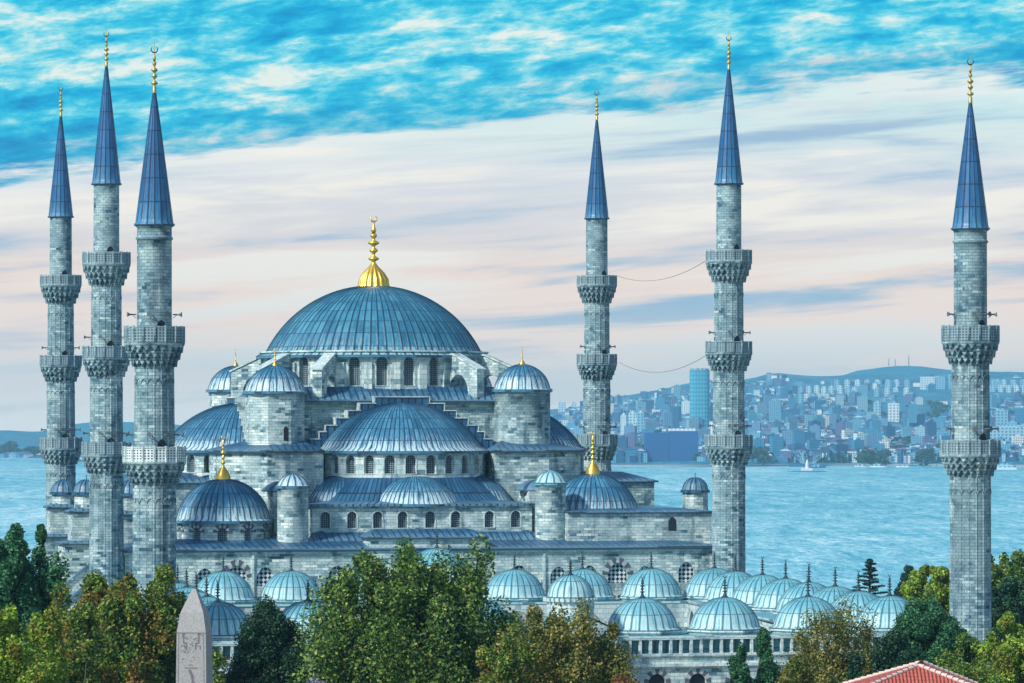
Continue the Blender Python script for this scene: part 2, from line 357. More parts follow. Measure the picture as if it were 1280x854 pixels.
# wall panel with arched openings; mp(s, z, d) -> point, d = depth inwards
def arch_pts(c, w_, zb, zt, pointed=0.0, n=10):
    hw = w_ / 2; rise = hw * (1 + pointed); zs = zt - rise; pts = [(c - hw, zb), (c - hw, zs)]
    for i in range(1, n):
        an = PI - PI * i / n; x_ = hw * math.cos(an)
        z_ = math.sin(an) * rise
        if pointed: z_ = rise * (1 - abs(x_ / hw) ** 1.7) ** .62
        pts.append((c + x_, zs + z_))
    pts += [(c + hw, zs), (c + hw, zb)]; return pts
def arch_wall(mb, mp, s0, s1, z0, z1, wins, depth=.5, mi=0, mij=None, step=1.2, pointed=0.0):
    mij = mi if mij is None else mij
    def q(pts): mb.face([mp(s_, z_, 0) for s_, z_ in pts], [(s_, z_) for s_, z_ in pts], mi)
    def span(a_, b_, za, zb_):
        k = max(1, int(math.ceil((b_ - a_) / step)))
        for i in range(k):
            x0 = a_ + (b_ - a_) * i / k; x1 = a_ + (b_ - a_) * (i + 1) / k; q([(x0, za), (x1, za), (x1, zb_), (x0, zb_)])
    cur = s0
    for (c, w_, zb, zt) in sorted(wins):
        m_ = w_ * .22; b0, b1 = c - w_ / 2 - m_, c + w_ / 2 + m_
        if b0 > cur + 1e-4: span(cur, b0, z0, z1)
        A = arch_pts(c, w_, zb, zt, pointed); zs = A[1][1]
        if zb > z0 + 1e-4: q([(b0, z0), (b1, z0), (b1, zb), (b0, zb)])
        q([(b0, zb), A[0], A[1], (b0, zs)]); q([A[-1], (b1, zb), (b1, zs), A[-2]])
        n = len(A) - 3; O = [(b0 + (b1 - b0) * i / n, z1) for i in range(n + 1)]
        q([(b0, zs), A[1], O[0]]); q([A[-2], (b1, zs), O[-1]])
        for i in range(n): q([A[1 + i], A[2 + i], O[i + 1], O[i]])
        for i in range(len(A)):
            p, p2 = A[i], A[(i + 1) % len(A)]
            mb.face([mp(*p, 0), mp(*p2, 0), mp(*p2, depth), mp(*p, depth)], [(p[0], p[1]), (p2[0], p2[1]), (p2[0] + .3, p2[1]), (p[0] + .3, p[1])], mij)
        cur = b1
    if cur < s1 - 1e-4: span(cur, s1, z0, z1)
def window(parent, mp, c, w_, zb, zt, depth=.45, mat='lattice', pointed=0.0, vous=0, frame=True):
    A = arch_pts(c, w_, zb, zt, pointed); mb = MB()
    mb.face([mp(*p, depth - .04) for p in A], A); o = mb.build('window', mat, parent)
    if frame:
        mb = MB(); B = arch_pts(c, w_ + .24, zb - .10, zt + .12, pointed)
        for i in range(len(A)):
            j = (i + 1) % len(A)
            mb.face([mp(*A[i], -.05), mp(*A[j], -.05), mp(*B[j], -.05), mp(*B[i], -.05)], None)
            mb.face([mp(*B[i], -.05), mp(*B[j], -.05), mp(*B[j], .02), mp(*B[i], .02)], None)
        mb.build('frame', 'stone_trim', o)
    if vous:
        mb = MB(); B0 = arch_pts(c, w_ + .02, zb, zt + .01, pointed, 24)[1:-1]; zs = A[1][1]
        for i in range(vous):
            f0, f1 = i / vous, (i + 1) / vous
            def pt(f, out):
                k = f * (len(B0) - 1); k0 = min(int(k), len(B0) - 2); fr = k - k0
                x_ = B0[k0][0] * (1 - fr) + B0[k0 + 1][0] * fr; z_ = B0[k0][1] * (1 - fr) + B0[k0 + 1][1] * fr
                d_ = Vector((x_ - c, z_ - zs + .001)); L_ = d_.length; d_ = d_ / max(L_, .001)
                return (x_ + d_.x * out, z_ + d_.y * out)
            dk = i % 2 == 0; o_ = (.62 if dk else .34) * min(1.0, w_ / 1.3)
            q = [pt(f0, .0), pt(f1, .0), pt(f1, o_), pt(f0, o_)]
            mb.face([mp(*p, -.07) for p in q], None, 0 if dk else 1)
            for a_, b_ in ((0, 1), (1, 2), (2, 3), (3, 0)): mb.face([mp(*q[a_], -.07), mp(*q[b_], -.07), mp(*q[b_], .02), mp(*q[a_], .02)], None, 0 if dk else 1)
        mb.build('arch_stones', ['voussoir_dark', 'voussoir_light'], o)
    return o
def cyl_mp(cx, cy, r_):           # s is arc length, zero at local -v, rising towards +u
    def mp(s_, z_, d_):
        an = s_ / r_ - PI / 2; return (cx + (r_ - d_) * math.cos(an), cy + (r_ - d_) * math.sin(an), z_)
    return mp
def flat_mp(v0, u0=0):
    return lambda s_, z_, d_: (u0 + s_, v0 + d_, z_)

# ================================================================== SETTING: ground, sea, far shore
def ground_z(y):
    if y < 285: return -5.0
    if y < 310: return -5 + 5 * (y - 285) / 25
    if y < 480: return 0.0
    if y < 700: return -24 * (y - 480) / 220
    return max(-39.0, -24 - 16 * (y - 700) / 260)
def meshgrid_obj(name, xs, ys, zf, mat, kind='structure', smooth=True):
    mb = MB(); rows = [[(x, y, zf(x, y)) for x in xs] for y in ys]; uvs = [[(x, y) for x in xs] for y in ys]
    mb.grid(rows, uvs, 0, smooth); return tag(mb.build(name, mat), kind=kind)
m, t = newmat('park_ground'); pos = t.n('NewGeometry').outputs['Position']
n_ = t.noise(pos, .25, 5, .6)
finish(t, t.ramp(n_, [(.3, (.035, .05, .02)), (.5, (.09, .085, .05)), (.7, (.16, .15, .12))]), .9, bump(t, t.noise(pos, 3, 4), .1)); M['ground'] = m
meshgrid_obj('ground', np.linspace(-420, 420, 43), list(range(-60, 1000, 20)), lambda x, y: ground_z(y) + (0 if 250 < y < 480 else random.uniform(-.3, .3)), 'ground')
m, t = newmat('paving'); uv = t.n('UVMap').outputs[0]
b = t.n('TexBrick', {'Vector': uv, 'Color1': (.18, .19, .19), 'Color2': (.30, .31, .30), 'Mortar': (.08, .09, .09), 'Scale': 1.0, 'Mortar Size': .02, 'Brick Width': .9, 'Row Height': .6})
finish(t, b.outputs[0], .8); M['paving'] = m
mb = MB(); mb.face([(-46, 290, .004), (60, 308, .004), (40, 452, .004), (-62, 440, .004)]); tag(mb.build('pavement', 'paving', loc=(0, 0, .05)), kind='structure')

m, t = newmat('sea_water'); pos = t.n('NewGeometry').outputs['Position']; sp = t.n('SeparateXYZ', {0: pos}).outputs
lx = t.xyz(t.math('MULTIPLY', sp[0], .22), t.math('MULTIPLY', sp[1], .045), 0.0)
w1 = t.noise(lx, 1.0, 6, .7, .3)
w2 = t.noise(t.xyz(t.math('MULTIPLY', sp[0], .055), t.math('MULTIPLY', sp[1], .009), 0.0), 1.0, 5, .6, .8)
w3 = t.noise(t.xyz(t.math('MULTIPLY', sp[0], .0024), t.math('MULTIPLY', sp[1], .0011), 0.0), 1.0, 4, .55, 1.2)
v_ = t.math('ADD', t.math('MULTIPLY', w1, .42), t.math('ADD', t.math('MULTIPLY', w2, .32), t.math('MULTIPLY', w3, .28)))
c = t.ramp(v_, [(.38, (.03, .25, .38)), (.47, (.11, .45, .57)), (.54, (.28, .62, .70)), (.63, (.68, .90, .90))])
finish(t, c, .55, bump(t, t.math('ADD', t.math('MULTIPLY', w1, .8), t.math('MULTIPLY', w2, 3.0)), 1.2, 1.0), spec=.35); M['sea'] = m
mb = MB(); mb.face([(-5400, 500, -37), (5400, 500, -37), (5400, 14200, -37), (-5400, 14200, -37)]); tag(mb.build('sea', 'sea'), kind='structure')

# crests as seen: (px, py)
CREST = [(-900, 520), (300, 545), (560, 530), (640, 519), (690, 513), (730, 508), (760, 498), (800, 491), (830, 484), (862, 478), (900, 478), (935, 474), (965, 467), (990, 470), (1030, 471), (1060, 468), (1100, 466), (1150, 466), (1200, 464), (1280, 466), (1500, 470), (2200, 500)]
BACK = [(700, 560), (960, 520), (1000, 484), (1040, 470), (1070, 460), (1110, 455), (1150, 455), (1185, 459), (1200, 460), (1230, 461), (1280, 462), (1400, 468), (1900, 520), (2300, 560)]
LEFTH = [(-900, 556), (-200, 545), (0, 550), (25, 547), (50, 538), (70, 533), (100, 529), (140, 526), (170, 528), (200, 529), (225, 532), (250, 533), (330, 540), (500, 552), (560, 560)]
def interp(tb, x):
    return float(np.interp(x, [p[0] for p in tb], [p[1] for p in tb]))
SH0, CR0 = 5764.0, 9600.0
def wob(x, y): return math.sin(x * .021 + y * .0013) * 1.0 + math.sin(x * .057 + 1.3 + y * .002) * .6 + math.sin(x * .11 + y * .004) * .35
def shore(px): return SH0 + 90 * math.sin(px * .013) + (0 if px > 560 else (560 - px) * 2.6)
def far_z(px, D):
    D0 = shore(px); zc = WZ(interp(CREST, px), CR0); t_ = (D - D0) / (CR0 - D0)
    if t_ < 0: return -40 + t_ * 60
    if t_ <= 1:
        # terraces: low town, then the slope of the hill
        s_ = .50 * t_ + .50 * t_ ** 2.2
        return -34 + (zc + 34) * s_ + wob(px, D) * 5 * min(t_ * 3, 1) * (1 - .6 * t_)
    return zc - (t_ - 1) * 60
def far_mesh(name, pxs, Ds, zf, mat):
    mb = MB(); rows = [[(WX(p, d), d, zf(p, d)) for p in pxs] for d in Ds]
    mb.grid(rows, None, 0, True); return tag(mb.build(name, mat), kind='structure')
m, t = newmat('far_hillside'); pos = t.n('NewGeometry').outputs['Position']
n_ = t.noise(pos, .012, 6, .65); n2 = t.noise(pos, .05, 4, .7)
finish(t, t.ramp(t.math('ADD', t.math('MULTIPLY', n_, .5), t.math('MULTIPLY', n2, .5)), [(.38, (.008, .09, .17)), (.5, (.02, .18, .30)), (.62, (.08, .34, .46)), (.7, (.28, .55, .64))]), .95); M['hill'] = m  # blue of the distant air is mixed into the slope colours
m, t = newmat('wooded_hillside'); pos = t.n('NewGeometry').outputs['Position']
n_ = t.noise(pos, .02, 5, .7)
finish(t, t.ramp(n_, [(.35, (.005, .15, .27)), (.65, (.015, .23, .37))]), .95); M['hill_wood'] = m  # woods tinted with the blue of the far air
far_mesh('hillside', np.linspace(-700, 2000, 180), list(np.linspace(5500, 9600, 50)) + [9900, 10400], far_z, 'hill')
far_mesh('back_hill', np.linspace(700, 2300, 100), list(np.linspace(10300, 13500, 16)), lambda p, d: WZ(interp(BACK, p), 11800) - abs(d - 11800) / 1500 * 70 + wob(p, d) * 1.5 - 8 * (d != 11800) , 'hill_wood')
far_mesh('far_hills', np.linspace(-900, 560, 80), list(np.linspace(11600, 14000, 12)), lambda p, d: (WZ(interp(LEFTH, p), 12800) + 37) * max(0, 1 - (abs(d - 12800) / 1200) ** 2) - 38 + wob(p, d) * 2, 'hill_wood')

# haze: one closed box of even, thin air
m, t = newmat('haze_air')
vol = t.n('VolumePrincipled', {'Color': (.34, .77, 1.0), 'Density': 6.8e-5, 'Anisotropy': 0.0}); t.n('OutputMaterial', {1: vol.outputs[0]}); M['haze'] = m
mb = MB(); mb.box(-6200, 6200, -400, 14300, -42, 215); tag(mb.build('haze', 'haze'), kind='stuff')

# ================================================================== MINARETS
def spire_ribs(k): return lambda an, z, j: .035 * (abs(math.cos(an * k / 2)) ** 14)
def make_minaret(tall):
    root = empty('minaret', (0, 0, 0))
    if tall:
        secs = [(-1.5, 18.3, 1.76, 1.72), (19.7, 28.2, 1.68, 1.62), (31.1 - 1.4, 37.6, 1.55, 1.50), (39.4, 47.9, 1.34, 1.32)]
        balc = [(21.2, 19.7, 18.0, 2.50, 1.72), (31.1, 29.7, 27.95, 2.44, 1.62), (40.8, 39.4, 37.4, 2.42, 1.50)]
        sp = (47.9, 60.1, 1.44); ftop = 64.0
    else:
        secs = [(-1.5, 18.6, 1.70, 1.64), (19.9, 28.0, 1.58, 1.50), (29.3, 38.9, 1.38, 1.37)]
        balc = [(21.3, 19.9, 18.3, 2.42, 1.64), (30.8, 29.3, 27.6, 2.33, 1.50)]
        sp = (38.9, 49.4, 1.47); ftop = 53.4
    for i, (za, zb, ra, rb) in enumerate(secs):
        top = i == len(secs) - 1
        k = 16
        mb = MB(); prof = [(ra + (rb - ra) * q, za + (zb - za) * q) for q in np.linspace(0, 1, 6)]
        if top and not tall: prof = prof[:-1] + [(rb, zb - 1.25), (rb + .10, zb - 1.2), (rb + .10, zb - 1.05), (rb, zb - 1.0), (rb, zb - .25), (rb + .12, zb - .2), (rb + .12, zb)]
        if top: fn = lambda an, z, j: 0
        else: fn = lambda an, z, j: .055 * (1 if abs(math.sin(an * k / 2)) < .25 else 0)
        mb.lathe(prof, 96 if not top else 32, rmod=fn, smooth=top)
        if not top:   # blind arches under the balcony
            for a_ in range(k):
                an = 2 * PI * (a_ + .5) / k; A = arch_pts(0, 2 * PI * rb / k * .86, zb - 2.6, zb - 1.35, .5, 8)
                P = [((rb + .05) * math.cos(an + s_ / rb), (rb + .05) * math.sin(an + s_ / rb), z_) for s_, z_ in A[1:-1]]
                mb.tube(P, [.045] * len(P), 4)
        mb.build('shaft', 'stone_min', root)
    for (zt, zf, zb, Ro, ri) in balc:
        # muqarnas bracket
        mb = MB(); tiers = 3; cells = 22; rows = []; sub = 8; rs = [ri + .04 + (Ro - .06 - ri) * (q ** .85) for q in (0, .36, .7, 1)]
        hh = (zf - zb) / tiers
        for ti in range(tiers):
            for v5 in range(6):
                tt = v5 / 5.0; row = []
                for k in range(cells * sub):
                    fr = (k / sub) % 1; d_ = abs(fr - .5) * 2
                    solid = .12 + .95 * tt ** 1.4
                    q = 1.0 if d_ < solid else 0.0
                    r_ = rs[ti] + (rs[ti + 1] - rs[ti]) * ((q * (.80 + .20 * tt) - (1 - q) * .35) if tt < .95 else 1.0) + (.0 if tt < .95 else .05)
                    an = 2 * PI * k / (cells * sub); row.append((r_ * math.cos(an), r_ * math.sin(an), zb + ti * hh + tt * hh))
                rows.append(row)
        mb.grid(rows, [[(2 * PI * 2 * k / (cells * sub), r_[0][2]) for k in range(cells * sub + 1)] for r_ in rows], 0, False, True)
        b_ = empty('balcony', (0, 0, 0)); b_.parent = root
        mb.build('bracket', 'stone_min', b_)
        mb = MB(); mb.lathe([(ri - .2, zf - .02), (Ro + .02, zf - .02), (Ro + .07, zf + .04), (Ro + .07, zf + .16), (Ro - .05, zf + .18), (ri - .2, zf + .18)], 32, smooth=False)
        mb.build('floor_slab', 'stone_min', b_)
        n = 16; mbp = MB(); mbr = MB()
        for k in range(n):
            a0_, a1_ = 2 * PI * k / n, 2 * PI * (k + 1) / n
            p0 = Vector((Ro * math.cos(a0_), Ro * math.sin(a0_), 0)); p1 = Vector((Ro * math.cos(a1_), Ro * math.sin(a1_), 0)); d = (p1 - p0); L_ = d.length; d /= L_; nn = Vector((d.y, -d.x, 0))
            xf = lambda x, y, z, p0=p0, d=d, nn=nn: tuple(p0 + d * x + nn * y + Vector((0, 0, z)))
            mbp.face([xf(.06, 0, zf + .25), xf(L_ - .06, 0, zf + .25), xf(L_ - .06, 0, zt - .1), xf(.06, 0, zt - .1)], [(0.12, .0), (.12 + .71, 0), (.12 + .71, 1.18), (.12, 1.18)])
            mbp.face([xf(.06, -.08, zf + .25), xf(L_ - .06, -.08, zf + .25), xf(L_ - .06, -.08, zt - .1), xf(.06, -.08, zt - .1)], [(0.12, .0), (.12 + .71, 0), (.12 + .71, 1.18), (.12, 1.18)])
            mbr.box(-.07, .07, -.12, .09, zf + .16, zt + .05, 0, xf)
            mbr.box(.07, L_ - .07, -.10, .05, zt - .12, zt, 0, xf); mbr.box(.07, L_ - .07, -.10, .05, zf + .16, zf + .27, 0, xf)
        mbp.build('pierced_panel', 'pierced_white' if (not tall and zt < 25) else 'pierced', b_); mbr.build('railing', 'stone_trim' if (not tall and zt < 25) else 'stone_rail', b_)
        # dark doorway
        mb = MB(); A = arch_pts(0, .75, zf + .18, zf + 2.0, .4); rr = ri + .02
        an0 = -1.2; mb.face([(rr * math.cos(an0 + s_ / rr), rr * math.sin(an0 + s_ / rr), z_) for s_, z_ in A]); mb.build('doorway', 'dark', b_)
    z0, z1, rc = sp
    mb = MB(); prof = [(rc + .10, z0 - .12), (rc + .12, z0 + .02), (rc, z0 + .1)] + [(rc * (1 - q) ** .97 + .10 * q, z0 + .1 + (z1 - z0 - .1) * q) for q in np.linspace(.03, 1, 20)]
    nr = 16
    rows_rm = lambda an, z, j: .035 * (1 if abs(math.sin(an * nr / 2)) < .2 else 0)
    mb.lathe(prof, 96, rmod=rows_rm, uscale=nr / (2 * PI), vs0=0); mb.build('spire', 'lead_spire', root)
    H = ftop - z1; mb = MB()
    prof = [(.17, z1 - .1), (.15, z1 + .10 * H)]
    for bz, br in ((.17, .27), (.31, .22), (.43, .26), (.56, .16), (.66, .12)):
        zc = z1 + bz * H; prof += [(.07, zc - .055 * H), (br, zc - .012 * H), (br, zc + .012 * H), (.07, zc + .05 * H)]
    prof += [(.03, z1 + .76 * H), (.02, ftop)]
    mb.lathe(prof, 14); f_ = mb.build('finial', 'gold_old', root)
    mb = MB(); crescent(mb, 0, 0, z1 + .84 * H, .26, .05); mb.build('crescent', 'dark_metal', f_)
    # loudspeakers above two of the balconies
    for (zt, zf, zb, Ro, ri) in (balc[:2] if tall else balc):
        for an in (R(-165), R(-100), R(-62), R(-12)):
            mb = MB(); zc = zt + .95; rr = ri - .02; dv = Vector((math.cos(an), math.sin(an), 0))
            mb.tube([dv * rr + Vector((0, 0, zc)), dv * (rr + .35) + Vector((0, 0, zc)), dv * (rr + .55) + Vector((0, 0, zc)), dv * (rr + .72) + Vector((0, 0, zc))], [.05, .06, .08, .21], 10)
            mb.tube([dv * rr + Vector((0, 0, zc - .3)), dv * (rr + .3) + Vector((0, 0, zc - .05))], [.03, .03], 4)
            mb.build('loudspeaker', 'horn', root)
    return root
tallm = make_minaret(True); lowm = make_minaret(False)
MIN = []
def place_min(src, first, px, D, dz, label, rz=0, group='tall three-balcony minarets', sc=1.0):
    o = src if first else copy_tree(src)
    o.location = (WX(px, D), D, dz); o.rotation_euler = (0, 0, rz); o.scale = (1, 1, sc)
    tag(o, label, 'minaret', group); MIN.append(o); return o
place_min(tallm, True, 133, 420, 0, 'tall three-balcony stone minaret, the middle one of the three at the left')
place_min(tallm, False, 911, 432.2, .75, 'tall three-balcony stone minaret at the right end of the mosque front', R(9))
place_min(tallm, False, 76, 491.4, .25, 'distant three-balcony minaret furthest left, behind two small domed turrets by the sea', R(3))
place_min(tallm, False, 746, 502.3, .60, 'distant three-balcony minaret just right of the great dome, behind the gilded corner dome', R(14))
place_min(lowm, True, 193, 322, 0, 'nearest left minaret with two balconies, the lower one white, and a broad blue spire', R(5), 'two-balcony courtyard minarets')
place_min(lowm, False, 1213, 338, .45, 'two-balcony stone minaret standing alone at the far right among trees', R(12), 'two-balcony courtyard minarets')
for b_ in MIN[-1].children:      # the far right minaret keeps grey railings
    for c_ in b_.children:
        if c_.name.startswith('railing') and c_.data.materials[0] == M['stone_trim']: c_.material_slots[0].link = 'OBJECT'; c_.material_slots[0].material = M['stone_rail']
        if c_.name.startswith('pierced') and c_.data.materials[0] == M['pierced_white']: c_.material_slots[0].link = 'OBJECT'; c_.material_slots[0].material = M['pierced']
def cable(p0, p1, sag, label):
    mb = MB(); p0, p1 = Vector(p0), Vector(p1)
    pts = [p0.lerp(p1, k / 24) - Vector((0, 0, sag * 4 * (k / 24) * (1 - k / 24))) for k in range(25)]
    mb.tube(pts, [.028] * 25, 4); tag(mb.build('light_cable', 'cable'), label, 'cable')
cable((WX(772, 501), 501, WZ(345, 501)), (WX(884, 433), 433, WZ(325, 433)), 1.3, 'thin dark cable sagging between the top balconies of two right minarets')
cable((WX(774, 501), 501, WZ(453, 501)), (WX(886, 433), 433, WZ(442, 433)), 1.6, 'thin dark cable sagging between the middle balconies of two right minarets')

# ================================================================== MOSQUE PRAYER HALL (built in its own frame)
TH = R(13); HC = (-15.7, 461.5)
hall = empty('mosque', (HC[0], HC[1], 0), TH)
tag(hall, 'great grey stone mosque with cascading blue lead domes and gilded finials', 'mosque')
def HL(X, Y):
    dx_, dy_ = X - HC[0], Y - HC[1]; c_, s_ = math.cos(TH), math.sin(TH); return (c_ * dx_ + s_ * dy_, -s_ * dx_ + c_ * dy_)
def HP(px, D): return HL(WX(px, D), D)
def slope(mb, e0, e1, t0, t1, mi=0):       # roof sheet from eave e0-e1 up to t0-t1
    e0, e1, t0, t1 = map(Vector, (e0, e1, t0, t1)); L1 = (e1 - e0).length / .75; d = (e1 - e0).normalized(); H_ = ((t0 + t1) / 2 - (e0 + e1) / 2); H_ = (H_ - d * H_.dot(d)).length
    mb.face([e0, e1, t1, t0], [(0, .3), (L1, .3), ((t1 - e0).dot(d) / .75, H_ + .3), ((t0 - e0).dot(d) / .75, H_ + .3)], mi)
def frustum_roof(mb, outer, inner, z0, z1, lip=.28):
    n = len(outer)
    for i in range(n):
        j = (i + 1) % n
        slope(mb, (*outer[i], z0), (*outer[j], z0), (*inner[i], z1), (*inner[j], z1))
        mb.face([(*outer[i], z0 - lip), (*outer[j], z0 - lip), (*outer[j], z0), (*outer[i], z0)], [(0, 0), (1, 0), (1, .2), (0, .2)])
    mb.face([(*p, z1) for p in inner], [(p[0] / .75, 1 + p[1]) for p in inner])
    mb.face([(*p, z0 - lip) for p in reversed(outer)], [(p[0], 1) for p in reversed(outer)])
def rect(u0, u1, v0, v1): return [(u0, v0), (u1, v0), (u1, v1), (u0, v1)]

# ---- great drum and dome
mb = MB(); dome(mb, 0, 0, 31.35, 12.1, 7.45, 84, rib=.10, skirt=.10, rings=22); md = mb.build('main_dome', 'lead_main', hall)
add_finial(md, 0, 0, 38.7, 8.15, 1.8, n=96)
mb = MB(); Rd = 12.75; mp = cyl_mp(0, 0, Rd); sp_ = R(13.846) * Rd; wins = [((k + .5) * sp_, 1.25, 27.35, 30.55) for k in range(-13, 13)]
arch_wall(mb, mp, -13 * sp_, 13 * sp_, 26.9, 31.25, wins, .55)
for k in range(26):      # pilasters between windows
    an = k * R(13.846) - PI / 2; c_, s_ = math.cos(an), math.sin(an)
    xf = lambda x, y, z, c_=c_, s_=s_: ((Rd + x) * c_ - y * s_, (Rd + x) * s_ + y * c_, z)
    mb.box(-.1, .28, -.45, .45, 26.9, 29.9, 0, xf)
mb.lathe([(Rd + .02, 31.0), (Rd + .30, 31.1), (Rd + .30, 31.25)], 96, smooth=False)
drum = mb.build('drum', 'drum_stone', hall)
for (c, w_, zb, zt) in wins[3:23]: window(drum, mp, c, w_, zb, zt, .55)
# flying buttresses at the four corners
for q in range(4):
    for da in (-13, 13):
        an = R(45 + 90 * q + da); c_, s_ = math.cos(an), math.sin(an); mb = MB()
        out = [(12.6, 26.9), (12.6, 30.7), (13.4, 30.7), (17.3, 29.0), (17.3, 26.0), (16.0, 26.0)] + [(14.3 + 1.6 * math.cos(t_), 26.3 + 2.3 * math.sin(t_)) for t_ in np.linspace(.1, PI * .95, 9)]
        for sgn in (-1, 1):
            P = [(r_ * c_ - sgn * .55 * s_, r_ * s_ + sgn * .55 * c_, z_) for r_, z_ in out]
            mb.face(P if sgn > 0 else P[::-1], [(r_, z_) for r_, z_ in (out if sgn > 0 else out[::-1])])
        for i in range(len(out)):
            (r0_, z0_), (r1_, z1_) = out[i], out[(i + 1) % len(out)]
            mb.face([(r0_ * c_ + .55 * s_, r0_ * s_ - .55 * c_, z0_), (r1_ * c_ + .55 * s_, r1_ * s_ - .55 * c_, z1_), (r1_ * c_ - .55 * s_, r1_ * s_ + .55 * c_, z1_), (r0_ * c_ - .55 * s_, r0_ * s_ + .55 * c_, z0_)])
        bt = mb.build('buttress', 'stone', hall)
        mb = MB(); 
        for (r0_, z0_), (r1_, z1_) in (((12.6, 30.72), (13.5, 30.72)), ((13.5, 30.72), (17.5, 28.98))):
            P = [(r0_, -.68, z0_), (r1_, -.68, z1_), (r1_, .68, z1_), (r0_, .68, z0_)]
            T = [(r_ * c_ - y * s_, r_ * s_ + y * c_, z_ + .02) for r_, y, z_ in P]; T2 = [(x, y, z + .20) for x, y, z in T]
            mb.face(T2); 
            for i in range(4): mb.face([T[i], T[(i + 1) % 4], T2[(i + 1) % 4], T2[i]])
        mb.build('coping', 'stone_trim', bt)
# ---- square base under the drum
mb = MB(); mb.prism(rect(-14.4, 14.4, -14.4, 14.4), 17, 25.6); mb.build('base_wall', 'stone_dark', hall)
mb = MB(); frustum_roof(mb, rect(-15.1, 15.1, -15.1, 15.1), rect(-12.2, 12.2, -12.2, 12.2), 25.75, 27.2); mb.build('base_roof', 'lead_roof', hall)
# ---- four corner weight turrets
for (u, v, r_) in ((-13.9, -15.0, 3.3), (13.8, -15.0, 3.12), (-13.5, 14.6, 3.2), (13.8, 14.6, 3.2)):
    zt = 26.55 + (.25 if u > 0 else 0) + (0 if v < 0 else 0.4)
    mb = MB(); mb.lathe([(r_ + .25, 19.0), (r_ + .25, 20.7), (r_, 20.9), (r_, zt - .25), (r_ + .12, zt - .2), (r_ + .12, zt)], 8 if u < 0 else 24, u, v, R(22.5), R(22.5) + 2 * PI, smooth=(u > 0))
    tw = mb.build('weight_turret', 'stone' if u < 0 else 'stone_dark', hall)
    mb = MB(); dome(mb, u, v, zt + .2, r_ * .985, 2.65, 26, rib=.08, rings=12, ogee=.12); td = mb.build('turret_dome', 'lead', tw)
    add_finial(td, u, v, zt + 2.75, 2.15, .36)
    mb = MB(); an = R(-78); A = arch_pts(0, .55, zt - 5.3, zt - 3.7, .3)
    fx, fy = math.cos(an), math.sin(an); mb.face([(u + (r_ * .97 + .02) * fx - s_ * fy, v + (r_ * .97 + .02) * fy + s_ * fx, z_) for s_, z_ in A]); mb.build('slit_window', 'dark', tw)
# ---- corner piers below the turrets
for q in range(4):
    P0 = [(-9.5, -20.3), (-9.5, -9.5), (-20.3, -9.5), (-20.3, -15.6), (-15.6, -20.3)]
    an = q * PI / 2; rot = lambda p: (p[0] * math.cos(an) - p[1] * math.sin(an), p[0] * math.sin(an) + p[1] * math.cos(an))
    mb = MB(); mb.prism([rot(p) for p in P0], 10.5, 20.05); pr = mb.build('corner_pier', 'stone', hall)
    mb = MB(); O = [(-9.4, -20.75), (-9.4, -9.4), (-20.75, -9.4), (-20.75, -15.8), (-15.8, -20.75)]; I = [(-11.5, -15.5), (-11.5, -11.5), (-15.5, -11.5), (-15.5, -14), (-14, -15.5)]
    frustum_roof(mb, [rot(p) for p in O], [rot(p) for p in I], 20.25, 21.5); mb.build('pier_roof', 'lead_roof', pr)
